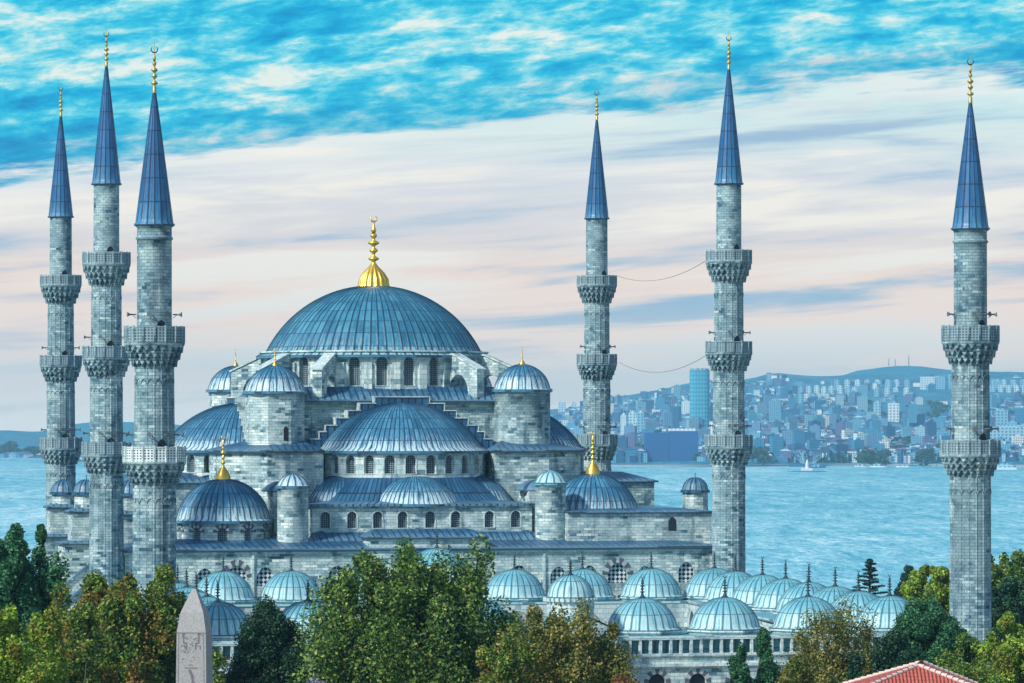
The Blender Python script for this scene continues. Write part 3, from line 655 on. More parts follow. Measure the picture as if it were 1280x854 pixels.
# ---- semi-dome assemblies on front, right and left
hwst = [34, 53, 68, 83, 96, 104, 115]; zst = [26.0, 25.3, 24.5, 23.7, 22.9, 22.2, 21.4, 20.3]
def side_assembly(q, cut):
    rot = q * PI / 2
    def B(mb, name, mat, par=hall):
        o = mb.build(name, mat, par)
        if par is hall: o.rotation_euler = (0, 0, rot)
        return o
    cv = -14.9
    mb = MB(); dome(mb, 0, cv, 20.55, 9.05, 4.95, 46, PI, 2 * PI, rib=.09, skirt=.085, rings=16); sd_ = B(mb, 'semi_dome', 'lead')
    # stepped gable
    pts = [(-10.4, 19.5)]; hs = [h_ * .0885 for h_ in hwst]
    prof = []
    for i in range(len(hs) - 1, -1, -1): prof += [(-hs[i], zst[i + 1]), (-hs[i], zst[i])]
    full = [(-hs[-1], 19.9)] + prof[1:] + [(-x, z) for x, z in reversed(prof[1:])] + [(hs[-1], 19.9)]
    mb = MB(); v0_, v1_ = -16.3, -14.35
    mb.face([(x, v0_, z) for x, z in full], [(x / .75, z) for x, z in full]); 
    for i in range(len(full) - 1):
        (x0_, z0_), (x1_, z1_) = full[i], full[i + 1]; mb.face([(x0_, v0_, z0_), (x1_, v0_, z1_), (x1_, v1_, z1_), (x0_, v1_, z0_)], [(0, 0), (1, 0), (1, 1), (0, 1)])
    gb = B(mb, 'stepped_gable', 'lead_roof')
    mb = MB()
    for i in range(1, len(full) - 2):
        (x0_, z0_), (x1_, z1_) = full[i], full[i + 1]
        sx = 1 if x0_ + x1_ > 0 else -1
        if abs(z0_ - z1_) < 1e-6: mb.box(min(x0_, x1_) - .1, max(x0_, x1_) + .1, v0_ - .12, v1_, z0_ + .003, z0_ + .13)
        else: mb.box(min(x0_ , x0_ + sx * .10), max(x0_, x0_ + sx * .10), v0_ - .10, v1_, min(z0_, z1_) + .14, max(z0_, z1_) - .003)
    mb.build('step_coping', 'stone_trim', gb)
    # window drum
    rr = 9.35; mp = cyl_mp(0, cv, rr); sp = R(14) * rr; off = R(-4.1) * rr if q == 0 else 0
    wn = [(off + k * sp, 1.12, 17.75, 19.75) for k in range(-5, 7 if q == 0 else 6)]
    mb = MB(); arch_wall(mb, mp, -PI / 2 * rr, PI / 2 * rr, 16.9, 20.4, wn, .5)
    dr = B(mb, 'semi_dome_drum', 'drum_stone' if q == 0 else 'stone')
    for k_, (c, w_, zb, zt) in enumerate(wn):
        if q == 0 or k_ % 1 == 0 and q != 0 and 2 <= k_ <= 8: window(dr, mp, c, w_, zb, zt, .5)
    # roof sweeping out to the straight eave
    hw, fv, ez = 12.0, -27.4, 14.55; N_ = 48; o_r, i_r, uo, ui = [], [], [], []
    ue = 0; prev = None
    for k in range(N_ + 1):
        an = PI + PI * k / N_; c_, s_ = math.cos(an), math.sin(an)
        tt = min((hw + .4) / abs(c_) if abs(c_) > 1e-6 else 1e9, (cv - fv + .4) / abs(s_) if abs(s_) > 1e-6 else 1e9)
        p = (c_ * tt, cv + s_ * tt); 
        if prev: ue += math.hypot(p[0] - prev[0], p[1] - prev[1]) / .75
        prev = p; o_r.append((*p, ez)); i_r.append((9.5 * c_, cv + 9.5 * s_, 17.3)); uo.append((ue, .3)); ui.append((ue, 3.6))
    mb = MB(); mid = [((a_[0] * .42 + b_[0] * .58), (a_[1] * .42 + b_[1] * .58), ez + .28) for a_, b_ in zip(o_r, i_r)]; um = [(a_[0], 1.9) for a_ in uo]
    mb.grid([o_r, mid, i_r], [uo, um, ui], 0, True)
    low_ = [(x, y, z - .25) for x, y, z in o_r]; mb.grid([low_, o_r], [uo, uo], 0, False)
    mb.face([(-hw - .4, cv, ez - .25), (hw + .4, cv, ez - .25), (hw + .4, fv - .4, ez - .25), (-hw - .4, fv - .4, ez - .25)])
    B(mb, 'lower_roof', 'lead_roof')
    for an, rr_ in ((-PI / 2, 5.0), (-PI / 2 - R(60), 4.7), (-PI / 2 + R(60), 4.7)):
        ex, ey = 8.1 * math.cos(an), cv + 8.1 * math.sin(an)
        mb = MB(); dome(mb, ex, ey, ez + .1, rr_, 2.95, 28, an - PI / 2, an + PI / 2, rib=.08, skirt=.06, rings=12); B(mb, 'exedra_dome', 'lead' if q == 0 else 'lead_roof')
    if q == 0:
        mb = MB(); slope(mb, (-hw - 1, fv - 2.6, 10.72), (hw + 1, fv - 2.6, 10.72), (-hw, fv + .1, 11.6), (hw, fv + .1, 11.6)); mb.build('foot_flashing', 'lead_roof', hall)
    mb = MB(); mp = flat_mp(fv); wn = [(c, 1.05, 12.0, 13.75) for c in (-10.6, -7.7, -4.9, -2.2, .8, 3.6, 7.3, 10.2)]
    arch_wall(mb, mp, -hw, hw, 10.6, 14.3, wn, .4, step=4)
    for sx in (-1, 1): mb.face([(sx * hw, fv, 10.6), (sx * hw, cv, 10.6), (sx * hw, cv, 14.3), (sx * hw, fv, 14.3)])
    ll = B(mb, 'lower_wall', 'stone')
    if q == 0:
        for c, w_, zb, zt in wn: window(ll, mp, c, w_, zb, zt, .4)
side_assembly(0, 0); side_assembly(1, 0); side_assembly(3, 0)
# ---- blocks flanking the front
for sx in (-1, 1):
    mb = MB(); u0, u1 = sorted((sx * 12.2, sx * 15.7)); mb.prism(rect(u0, u1, -25.0, -20.4), 10.6, 15.8); bk = mb.build('flank_block', 'stone', hall)
    mb = MB(); mb.lathe([(2.75, 15.85), (2.6, 16.1), (2.1, 16.55), (1.3, 16.9), (.01, 17.1)], 20, (u0 + u1) / 2, -22.6, uscale=1.3); mb.build('block_roof', 'lead_roof', bk)
for (px, D, zb, zt, ex) in ((366, 429.5, 10.3, 16.5, 0), (688, 436.5, 10.6, 16.75, 0)):
    u, v = HP(px, D); mb = MB(); mb.lathe([(1.75, zb), (1.68, zb + .2), (1.63, zt - .2), (1.72, zt - .15), (1.72, zt)], 28, u, v); stt = mb.build('stair_turret', 'stone', hall)
    mb = MB(); dome(mb, u, v, zt + .12, 1.62, 1.15, 12, rib=.09, skirt=.12, rings=8, ogee=.18); mb.build('turret_cap', 'lead_pale' if px > 600 else 'lead', stt)
# ---- corner domes over the aisles
for (px, D, off, zb) in ((279, 433, -10, 13.0), (741, 442.8, 1, 13.45)):
    u, v = HP(px, D); rr = 4.9; mp = cyl_mp(u, v, rr); mb = MB(); sp = R(34) * rr; wn = [(R(off) * rr + k * sp, 1.0, zb - 2.2, zb - .85) for k in range(-2, 3)]
    arch_wall(mb, mp, -PI * rr, PI * rr, 10.5, zb - .2, wn, .4, step=.8); dr = mb.build('corner_drum', 'stone', hall)
    for c, w_, z0_, z1_ in wn: window(dr, mp, c, w_, z0_, z1_, .4, vous=9, frame=False)
    mb = MB(); dome(mb, u, v, zb + .05, 4.95, 4.2, 40, rib=.09, skirt=.085, rings=16); cdm = mb.build('corner_dome', 'lead', hall)
    add_finial(cdm, u, v, zb + 4.1, 4.85, .78)
for (u, v) in ((-20, 24), (20, 24)):
    mb = MB(); dome(mb, u, v, 13.2, 4.95, 4.2, 40, rib=.09); mb.build('corner_dome', 'lead', hall)
    mb = MB(); mb.lathe([(4.9, 10), (4.9, 13)], 32, u, v); mb.build('corner_drum', 'stone', hall)
# ---- outer walls of the hall
U0, U1, V0, V1 = -33.0, 31.2, -35.0, 34.5
def ux(px): 
    D = 430.0
    for _ in range(6):
        u, v = HP(px, D); D += (V0 - v) * .97
    return HP(px, D)[0]
mb = MB(); mp = flat_mp(V0)
wn = [(ux(p), w_, 6.2, zt) for p, w_, zt in ((256, 1.9, 8.1), (296, 2.1, 8.4), (332, 1.9, 8.2), (422, 2.0, 8.3), (505, 2.0, 8.2), (580, 2.0, 8.2), (649, 1.6, 8.2), (698, 1.7, 8.0), (737, 1.8, 8.1), (772, 2.1, 8.35), (806, 1.7, 8.0), (858, 1.75, 8.4))]
arch_wall(mb, mp, U0, U1, -1, 9.9, wn, .4, step=6, pointed=.15)
mb.face([(U0, V0, -1), (U0, V1, -1), (U0, V1, 9.9), (U0, V0, 9.9)]); mb.face([(U1, V0, -1), (U1, V1, -1), (U1, V1, 9.9), (U1, V0, 9.9)]); mb.face([(U0, V1, -1), (U1, V1, -1), (U1, V1, 9.9), (U0, V1, 9.9)])
fw = mb.build('front_wall', 'stone', hall)
for c, w_, zb, zt in wn: window(fw, mp, c, w_, zb, zt, .38, 'checker', .15, 11 if w_ > 2.05 else 0, frame=False)
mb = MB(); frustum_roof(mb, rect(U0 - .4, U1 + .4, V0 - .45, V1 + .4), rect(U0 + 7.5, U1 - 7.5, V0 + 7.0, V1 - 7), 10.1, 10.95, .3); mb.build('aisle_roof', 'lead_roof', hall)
mb = MB(); ua, ub = ux(462), ux(606); mb.box(ua, ub, V0 - .25, V0 + 3.8, 9.0, 11.05); cb = mb.build('raised_centre_wall', 'stone', hall)
mb = MB(); frustum_roof(mb, rect(ua - .3, ub + .3, V0 - .6, V0 + 4.2), rect(ua + 1, ub - 1, V0 + 2.5, V0 + 4.0), 11.25, 12.0, .2); mb.build('centre_roof', 'lead_roof', cb)
mb = MB()   # string course and drain pipes
mb.box(U0 - .15, U1 + .15, V0 - .22, V0 - .003, 9.55, 9.78)
for p in (316, 487, 680): mb.box(ux(p) - .12, ux(p) + .12, V0 - .2, V0 - .003, 4.5, 9.5)
mb.build('string_course', 'stone_trim', hall)
# right-hand upper blocks
mb = MB(); mb.prism(rect(15, 31.0, -31.2, -12.5), 9.8, 13.55); rb = mb.build('gallery_wall', 'stone', hall)
mb = MB(); frustum_roof(mb, rect(15, 31.35, -31.5, -12.4), rect(18, 28.5, -28.5, -15), 13.7, 14.0, .2); mb.build('gallery_roof', 'lead_roof', rb)
mb = MB(); A = arch_pts(26.6, .9, 11.6, 13.1, .2); mb.face([(s_, -31.22, z_) for s_, z_ in A]); mb.build('gallery_door', 'dark', rb)
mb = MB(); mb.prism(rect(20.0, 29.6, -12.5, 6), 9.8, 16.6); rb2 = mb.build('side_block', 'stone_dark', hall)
mb = MB(); frustum_roof(mb, rect(19.8, 30.0, -12.9, 6.3), rect(22.5, 27, -8, 2), 16.75, 17.7, .2); mb.build('block_roof', 'lead_roof', rb2)
mb = MB(); mb.prism(rect(-29.6, -20.0, -12.5, 6), 9.8, 16.6); rb2 = mb.build('side_block', 'stone_dark', hall)
mb = MB(); frustum_roof(mb, rect(-30.0, -19.8, -12.9, 6.3), rect(-27, -22.5, -8, 2), 16.75, 17.7, .2); mb.build('block_roof', 'lead_roof', rb2)
def little_turret(px, D, zs, sq=True, tiers=()):
    u, v = HP(px, D); mb = MB()
    for (hw, z0_, z1_) in tiers: mb.box(u - hw, u + hw, v - hw, v + hw * 1.3, z0_, z1_)
    mb.lathe([(1.42, zs - 2.2), (1.42, zs)], 8, u, v, R(22.5), R(22.5) + 2 * PI, smooth=False); o = mb.build('side_turret', 'stone', hall)
    mb = MB(); dome(mb, u, v, zs + .1, 1.42, 1.35, 14, rib=.07, skirt=.14, rings=8); 
    for (hw, z0_, z1_) in tiers: frustum_roof(mb, rect(u - hw - .35, u + hw + .35, v - hw - .35, v + hw * 1.3 + .35), rect(u - .9, u + .9, v - .9, v + .9), z1_ + .12, z1_ + .55, .18)
    mb.build('turret_roof', 'lead_roof', o); add_finial(o, u, v, zs + 1.4, .7, .14, 'dark_metal', 'dark', cres=False)
little_turret(869, 452, 15.7)
little_turret(80, 462, 15.3, tiers=((1.75, 4, 13.6), (2.6, 0, 10.3)))
little_turret(108, 449, 15.5, tiers=((1.8, 4, 13.4), (2.7, 0, 9.9)))
little_turret(163, 436, 15.6, tiers=((1.8, 4, 13.4), (2.7, 0, 9.9)))
# sloping side buttresses of the left flank
for v in (-30, -17, -2, 12):
    mb = MB(); P = [(-33, -1), (-33, 9.0), (-36.2, 6.4), (-39.5, 3.4), (-39.5, -1)]
    for s_ in (0, 1.6): mb.face([(x, v + s_, z) for x, z in (P if s_ else P[::-1])])
    for i in range(len(P) - 1): mb.face([(P[i][0], v, P[i][1]), (P[i + 1][0], v, P[i + 1][1]), (P[i + 1][0], v + 1.6, P[i + 1][1]), (P[i][0], v + 1.6, P[i][1])])
    sb = mb.build('side_buttress', 'stone', hall)
    mb = MB(); slope(mb, (-39.9, v - .25, 3.2), (-39.9, v + 1.85, 3.2), (-32.9, v - .25, 9.25), (-32.9, v + 1.85, 9.25)); mb.build('buttress_roof', 'lead_roof', sb)

# ================================================================== COURTYARD
FLc, FRc, RLc, RRc = (272, 328.5), (1112, 343.0), (192, 414.0), (893, 428.0)
def W2(p): return Vector((WX(*p), p[1]))
fl, fr_, rl, rr_c = map(W2, (FLc, FRc, RLc, RRc))
def cz(Y): return 5.05 + (421 - Y) / 85 * .95
cc_ = (fl + fr_ + rl + rr_c) / 4
court = empty('mosque_courtyard', (cc_.x, cc_.y, 0)); tag(court, 'walled courtyard arcade roofed with rows of pale turquoise lead domes before the mosque', 'courtyard')
class CMB(MB):
    def build(s, name, mats, parent=None, loc=None):
        if parent is None or parent is court or parent.get('_c'):
            s.v = [(x - cc_.x, y - cc_.y, z) for x, y, z in s.v]
        return super().build(name, mats, parent, loc)
spots = []
for p in (192, 279, 364, 453, 643, 728, 814, 893): spots.append((p, 414 + (p - 192) / 701 * 14))
for p in (272, 385, 490, 597, 803, 906, 1010, 1112): spots.append((p, 328.5 + (p - 272) / 840 * 14.5))
for p, D in ((919, 416), (953, 404), (982, 392), (1011, 380), (1044, 368), (1073, 355)): spots.append((p, D))
for k in range(1, 7):
    q = rl.lerp(fl, k / 7); spots.append((640 + q.x / q.y * F, q.y))
def court_dome(X, Y, z0, r_, h, ribs=26, fin=1.9, mat='lead_pale', drumh=.55, sides=8):
    mb = CMB(); mb.lathe([(r_ + .42, z0 - drumh - .5), (r_ + .42, z0 - .42), (r_ + .62, z0 - .36), (r_ + .62, z0 - .22)], sides, X, Y, R(22.5), R(22.5) + 2 * PI, smooth=False)
    d_ = mb.build('dome_drum', 'stone_trim', court); d_['_c'] = 1
    mb = CMB(); dome(mb, X, Y, z0, r_, h, ribs, rib=.07, skirt=.11, rings=12); o = mb.build('dome', mat, court); o['_c'] = 1
    mb = CMB(); finial(mb, X, Y, z0 + h - .05, fin, .42, 'dark', 12); f_ = mb.build('finial', 'dark_metal', o)
    mb = CMB(); 
    mb.v = []; crescent(mb, X, Y, z0 + h + fin * .93, .11, .03); f_['_c'] = 1; mb.build('crescent', 'dark_metal', f_)
for p, D in spots:
    q = (D - 328) / 100
    court_dome(WX(p, D), D, cz(D) + .25, 2.85 + .30 * q, 2.38 + .33 * q)
court_dome(WX(546, 424), 424, 7.4, 3.2, 2.75)
# deck ring
def ringpts(off_out):
    ax = (fr_ - fl).normalized(); 
    n1 = Vector((ax.y, -ax.x)); 
    return [fl + (-ax + n1 * 1.0) * off_out, fr_ + (ax + n1) * off_out, rr_c + (ax * 1 - n1) * off_out, rl + (-ax - n1) * off_out]
Oo, Ii = ringpts(4.4), ringpts(-4.4)
mb = CMB()
for i in range(4):
    j = (i + 1) % 4; o0, o1, i0, i1 = Oo[i], Oo[j], Ii[i], Ii[j]
    z = lambda p: cz(p.y) - .35
    slope(mb, (o0.x, o0.y, z(o0)), (o1.x, o1.y, z(o1)), (i0.x, i0.y, z(i0)), (i1.x, i1.y, z(i1)))
    for a_, b_ in ((o0, o1), (i0, i1)): mb.face([(a_.x, a_.y, z(a_) - .3), (b_.x, b_.y, z(b_) - .3), (b_.x, b_.y, z(b_)), (a_.x, a_.y, z(a_))], [(0, 0), (9, 0), (9, .2), (0, .2)])
mb.build('arcade_roof', 'lead_pale', court)
def line_mp(p0, p1, zoff=lambda y: 0, inward=1):
    d = (p1 - p0).normalized(); n1 = Vector((-d.y, d.x)) * inward
    return (lambda s_, z_, d_: (p0.x + d.x * s_ + n1.x * d_, p0.y + d.y * s_ + n1.y * d_, z_)), (p1 - p0).length
# outer walls
for i in range(4):
    p0, p1 = Oo[i], Oo[(i + 1) % 4]
    if i == 2: continue
    mp, L_ = line_mp(p0, p1); ztop = cz((p0.y + p1.y) / 2) - (2.0 if i == 0 else .7)
    mb = CMB(); n = int(L_ // 3.35); wn = [((k + .5) * L_ / n, 1.45, .4, 2.6) for k in range(n)] if i == 0 else []
    arch_wall(mb, mp, 0, L_, -5.5, ztop, wn, .35, step=8); wl = mb.build('outer_wall', 'stone', court); wl['_c'] = 1
    for k_, (c, w_, zb, zt) in enumerate(wn):
        if k_ < 4 or k_ > n - 14:
            A = arch_pts(c, w_, zb, zt); mb = CMB(); mb.face([mp(*p, .3) for p in A], A); o = mb.build('window', 'dark', wl); o['_c'] = 1
            mb = CMB(); zs = A[1][1]
            for q in range(9):
                a0_, a1_ = PI * q / 9, PI * (q + 1) / 9; r0_, r1_ = w_ / 2 + .01, w_ / 2 + .42
                P = [(c + r_ * math.cos(a_), zs + r_ * math.sin(a_)) for r_, a_ in ((r0_, a0_), (r0_, a1_), (r1_, a1_), (r1_, a0_))]
                mb.face([mp(*p, -.04) for p in P], None, q % 2); mb.face([mp(*P[2], -.04), mp(*P[3], -.04), mp(*P[3], .02), mp(*P[2], .02)], None, q % 2)
            mb.build('arch_stones', ['voussoir_dark', 'voussoir_light'], o)
    if i == 0:      # gallery balustrade under the eave
        mb = CMB(); z0_ = ztop
        for s_ in np.arange(.4, L_ - .3, .87):
            P = lambda x, y, z, s_=s_: mp(s_ + x, z, y)
            mb.box(-.11, .11, -.1, .16, z0_ + .22, z0_ + 1.35, 0, P)
        P = lambda x, y, z: mp(x, z, y)
        mb.box(0, L_, -.22, .3, z0_ + .003, z0_ + .22, 0, P); mb.box(0, L_, -.14, .2, z0_ + 1.35, z0_ + 1.55, 0, P); mb.box(0, L_, -.32, .1, z0_ - .85, z0_ - .6, 0, P)
        mb.build('balustrade', 'stone_trim', court)
        mb = CMB(); mb.box(0, L_, 1.1, 1.3, z0_ - .3, z0_ + 1.5, 0, P); mb.box(0, L_, .3, 1.1, z0_ - .1, z0_ + .1, 0, P); mb.build('gallery_back', 'lead_pale', court)
# inner arcades
for i in range(4):
    p0, p1 = Ii[i], Ii[(i + 1) % 4]; mp, L_ = line_mp(p0, p1, inward=-1); n = max(3, int(round(L_ / 7.2)))
    mb = CMB(); wn = [((k + .5) * L_ / n, L_ / n * .66, 0.0, 3.9) for k in range(n)]
    arch_wall(mb, mp, 0, L_, -.2, cz((p0.y + p1.y) / 2) - .66, wn, .6, step=3, pointed=.25); mb.build('inner_arcade', 'stone_trim', court)
# entrance gate
gx, gy = WX(713, 334), 334.0
mb = CMB(); 
ax = (fr_ - fl).normalized(); n1 = Vector((-ax.y, ax.x))
def gxf(x, y, z): return (gx + ax.x * x + n1.x * y, gy + ax.y * x + n1.y * y, z)
mb.box(-2.7, 2.7, -4.6, 3.5, -5, 6.3, 0, gxf); 
mb.lathe([(1.95, 6.5), (1.95, 8.5), (2.1, 8.6), (2.1, 8.8)], 16, gx, gy, smooth=False)
for k in range(30):
    an = 2 * PI * k / 30; mb.box(-.14, .14, -.1, .1, 8.55, 8.85, 0, lambda x, y, z, an=an: (gx + (2.15 + y) * math.cos(an) - x * math.sin(an), gy + (2.15 + y) * math.sin(an) + x * math.cos(an), z))
gt = mb.build('entrance_gate', 'stone_trim', court); gt['_c'] = 1
mb = CMB(); dome(mb, gx, gy, 8.95, 1.85, 1.75, 20, rib=.08, skirt=.06, rings=10); 
g2 = mb.build('gate_dome', 'lead_pale', gt); g2['_c'] = 1
mb = CMB(); P = [(-3.0, 6.3), (0, 7.6), (3.0, 6.3)]
for y0_, y1_ in ((-4.8, 3.7),):
    for a_, b_ in ((0, 1), (1, 2)):
        mb.face([gxf(P[a_][0], y0_, P[a_][1]), gxf(P[b_][0], y0_, P[b_][1]), gxf(P[b_][0], y1_, P[b_][1]), gxf(P[a_][0], y1_, P[a_][1])], [(0, 0), (0, 4), (12, 4), (12, 0)])
mb.build('gable_roof', 'lead_pale', gt)
mb = CMB(); mb.face([gxf(-2.7, -4.6, 6.3), gxf(2.7, -4.6, 6.3), gxf(0, -4.6, 7.5)]); mb.build('gable_face', 'stone_trim', gt)
mb = CMB(); finial(mb, gx, gy, 10.6, 1.5, .5, 'dark', 12); mb.build('finial', 'dark_metal', g2)
for k in [o for o in bpy.data.objects if '_c' in o.keys()]: del k['_c']
mb = MB(); px_, D_ = 775, 337.; X_, Y_ = WX(px_, D_), D_
mb.lathe([(.8, 4.5), (.8, 6.5), (.95, 6.6), (.95, 6.8), (.6, 7.1), (.01, 7.5)], 8, X_ - cc_.x, Y_ - cc_.y, smooth=False); mb.build('corner_turret', 'stone_trim', court)

# ================================================================== OBELISK
m, t = newmat('pink_granite'); pos = t.n('NewGeometry').outputs['Position']
n_ = t.noise(pos, 9, 6, .75); n2 = t.noise(pos, 1.2, 4, .6); uv = t.n('UVMap').outputs[0]
c = t.mix(t.math('MULTIPLY', n2, .8), t.ramp(n_, [(.3, (.19, .20, .21)), (.5, (.36, .35, .34)), (.7, (.55, .50, .47))]), (.30, .33, .34))
finish(t, c, .75, bump(t, n_, .03)); M['granite'] = m
ob = empty('obelisk', (WX(243, 220), 220, -5), R(-8)); tag(ob, 'pinkish grey granite obelisk with carved picture signs, its tip in front of the autumn tree', 'obelisk')
obt = WZ(735, 220) + 5; pyb = WZ(789, 220) + 5; hw_t, hw_b = .80, .98
mb = MB(); cs = lambda h_, z: [(-h_, -h_, z), (h_, -h_, z), (h_, h_, z), (-h_, h_, z)]
def ring(a_, b_):
    for i in range(4): mb.face([a_[i], a_[(i + 1) % 4], b_[(i + 1) % 4], b_[i]])
ring(cs(hw_b, 2.2), cs(hw_t, pyb)); ring(cs(hw_t, pyb), cs(.62, pyb + .45 * (obt - pyb))); ring(cs(.62, pyb + .45 * (obt - pyb)), cs(.10, obt - .05)); mb.face(cs(.10, obt - .05)); mb.build('shaft', 'granite', ob)
mb = MB(); mb.box(-1.5, 1.5, -1.5, 1.5, 0, 1.9); mb.box(-2.2, 2.2, -2.2, 2.2, -.3, .5); [mb.box(x - .2, x + .2, y - .2, y + .2, 1.9, 2.25) for x in (-.7, .7) for y in (-.7, .7)]; mb.build('pedestal', 'stone_trim', ob)
M['carving'] = plain('carved_recess', (.15, .15, .17), .85)
def fy(z): return -(hw_b + (hw_t - hw_b) * (z - 2.2) / (pyb - 2.2)) - .012
mb = MB(); rr_ = random.Random(4)
def stroke(pts, w_):
    for (x0, z0), (x1, z1) in zip(pts, pts[1:]):
        d = Vector((x1 - x0, z1 - z0)); L_ = d.length; d /= L_; n = Vector((-d.y, d.x)) * w_ / 2; e_ = d * w_ * .3
        mb.face([(x0 - n.x - e_.x, fy(z0), z0 - n.y - e_.y), (x1 - n.x + e_.x, fy(z1), z1 - n.y + e_.y), (x1 + n.x + e_.x, fy(z1), z1 + n.y + e_.y), (x0 + n.x - e_.x, fy(z0), z0 + n.y - e_.y)])
stroke([(-.78, pyb - .06), (.78, pyb - .06)], .035)
for sx in (-1, 1): stroke([(sx * .68, pyb - .1), (sx * .84, 4)], .02)
# panel of seated figures and small signs under the tip
for fx, sg in ((-.42, 1), (.42, -1)):
    z = pyb - .95
    stroke([(fx, z + .75), (fx, z + .35), (fx + .16 * sg, z + .33), (fx + .18 * sg, z)], .07); stroke([(fx, z + .62), (fx + .26 * sg, z + .58)], .035); stroke([(fx - .13, z + .2), (fx + .08, z + .2), (fx + .08, z)], .04); stroke([(fx - .04, z + .82), (fx + .06, z + .84)], .12)
for k in range(26):
    x, z = rr_.uniform(-.6, .6), pyb - .2 - rr_.random() * 1.35; a_ = rr_.choice([0, PI / 2, .7, -.7]); L_ = rr_.uniform(.07, .18); stroke([(x, z), (x + L_ * math.cos(a_), z + L_ * math.sin(a_))], .03)
z = pyb - 1.95
stroke([(-.34, z), (.34, z)], .045); stroke([(-.1, z + .12), (.0, z + .2), (.1, z + .12)], .03)
stroke([(-.10, z - .12), (.04, z - .42), (.12, z - .8)], .12); stroke([(.12, z - .8), (.02, z - 1.1), (-.2, z - 1.35)], .2); stroke([(-.02, z - .15), (.16, z - .5)], .06); stroke([(.0, z - 1.2), (.02, z - 1.6)], .05); stroke([(-.5, z - 1.7), (.5, z - 1.7)], .05)
for k in range(14):
    zz = z - 1.95 - k * .62; x = (-.25, .2, -.05)[k % 3]; stroke([(x - .2, zz), (x + .25, zz), (x + .1, zz - .3)], .07)
mb.build('carved_signs', 'carving', ob)

# ================================================================== TREES
def leaf_mesh(name, C, n_per, spread, size, mat, parent, rg, flat=.0, lens=1.5):
    # C: clump centres (n,3), spread (n,3); each clump gets n_per small leaf sprays
    n = len(C); idx = np.repeat(np.arange(n), n_per); N_ = len(idx)
    d = rg.normal(size=(N_, 3)); d /= np.linalg.norm(d, axis=1)[:, None]; r_ = rg.random(N_) ** .45
    P = C[idx] + d * r_[:, None] * spread[idx]
    nrm = d * .8 + rg.normal(size=(N_, 3)) * .7 + np.array([0, -.1, .35]); nrm /= np.linalg.norm(nrm, axis=1)[:, None]
    if flat: nrm[:, 2] += flat; nrm /= np.linalg.norm(nrm, axis=1)[:, None]
    a_ = np.cross(nrm, rg.normal(size=(N_, 3))); a_ /= np.linalg.norm(a_, axis=1)[:, None]; b_ = np.cross(nrm, a_)
    s_ = (size * rg.uniform(.6, 1.35, N_))[:, None]
    V = np.empty((N_, 4, 3)); V[:, 0] = P - a_ * s_ * lens / 2; V[:, 1] = P + b_ * s_ * .45; V[:, 2] = P + a_ * s_ * lens / 2; V[:, 3] = P - b_ * s_ * .45
    me = bpy.data.meshes.new(name); me.vertices.add(N_ * 4); me.vertices.foreach_set('co', V.reshape(-1))
    me.loops.add(N_ * 4); me.loops.foreach_set('vertex_index', np.arange(N_ * 4, dtype=np.int32)); me.polygons.add(N_); me.polygons.foreach_set('loop_start', np.arange(N_, dtype=np.int32) * 4)
    me.update(calc_edges=True); me.materials.append(M[mat]); o = bpy.data.objects.new(name, me); col.objects.link(o); o.parent = parent; return o
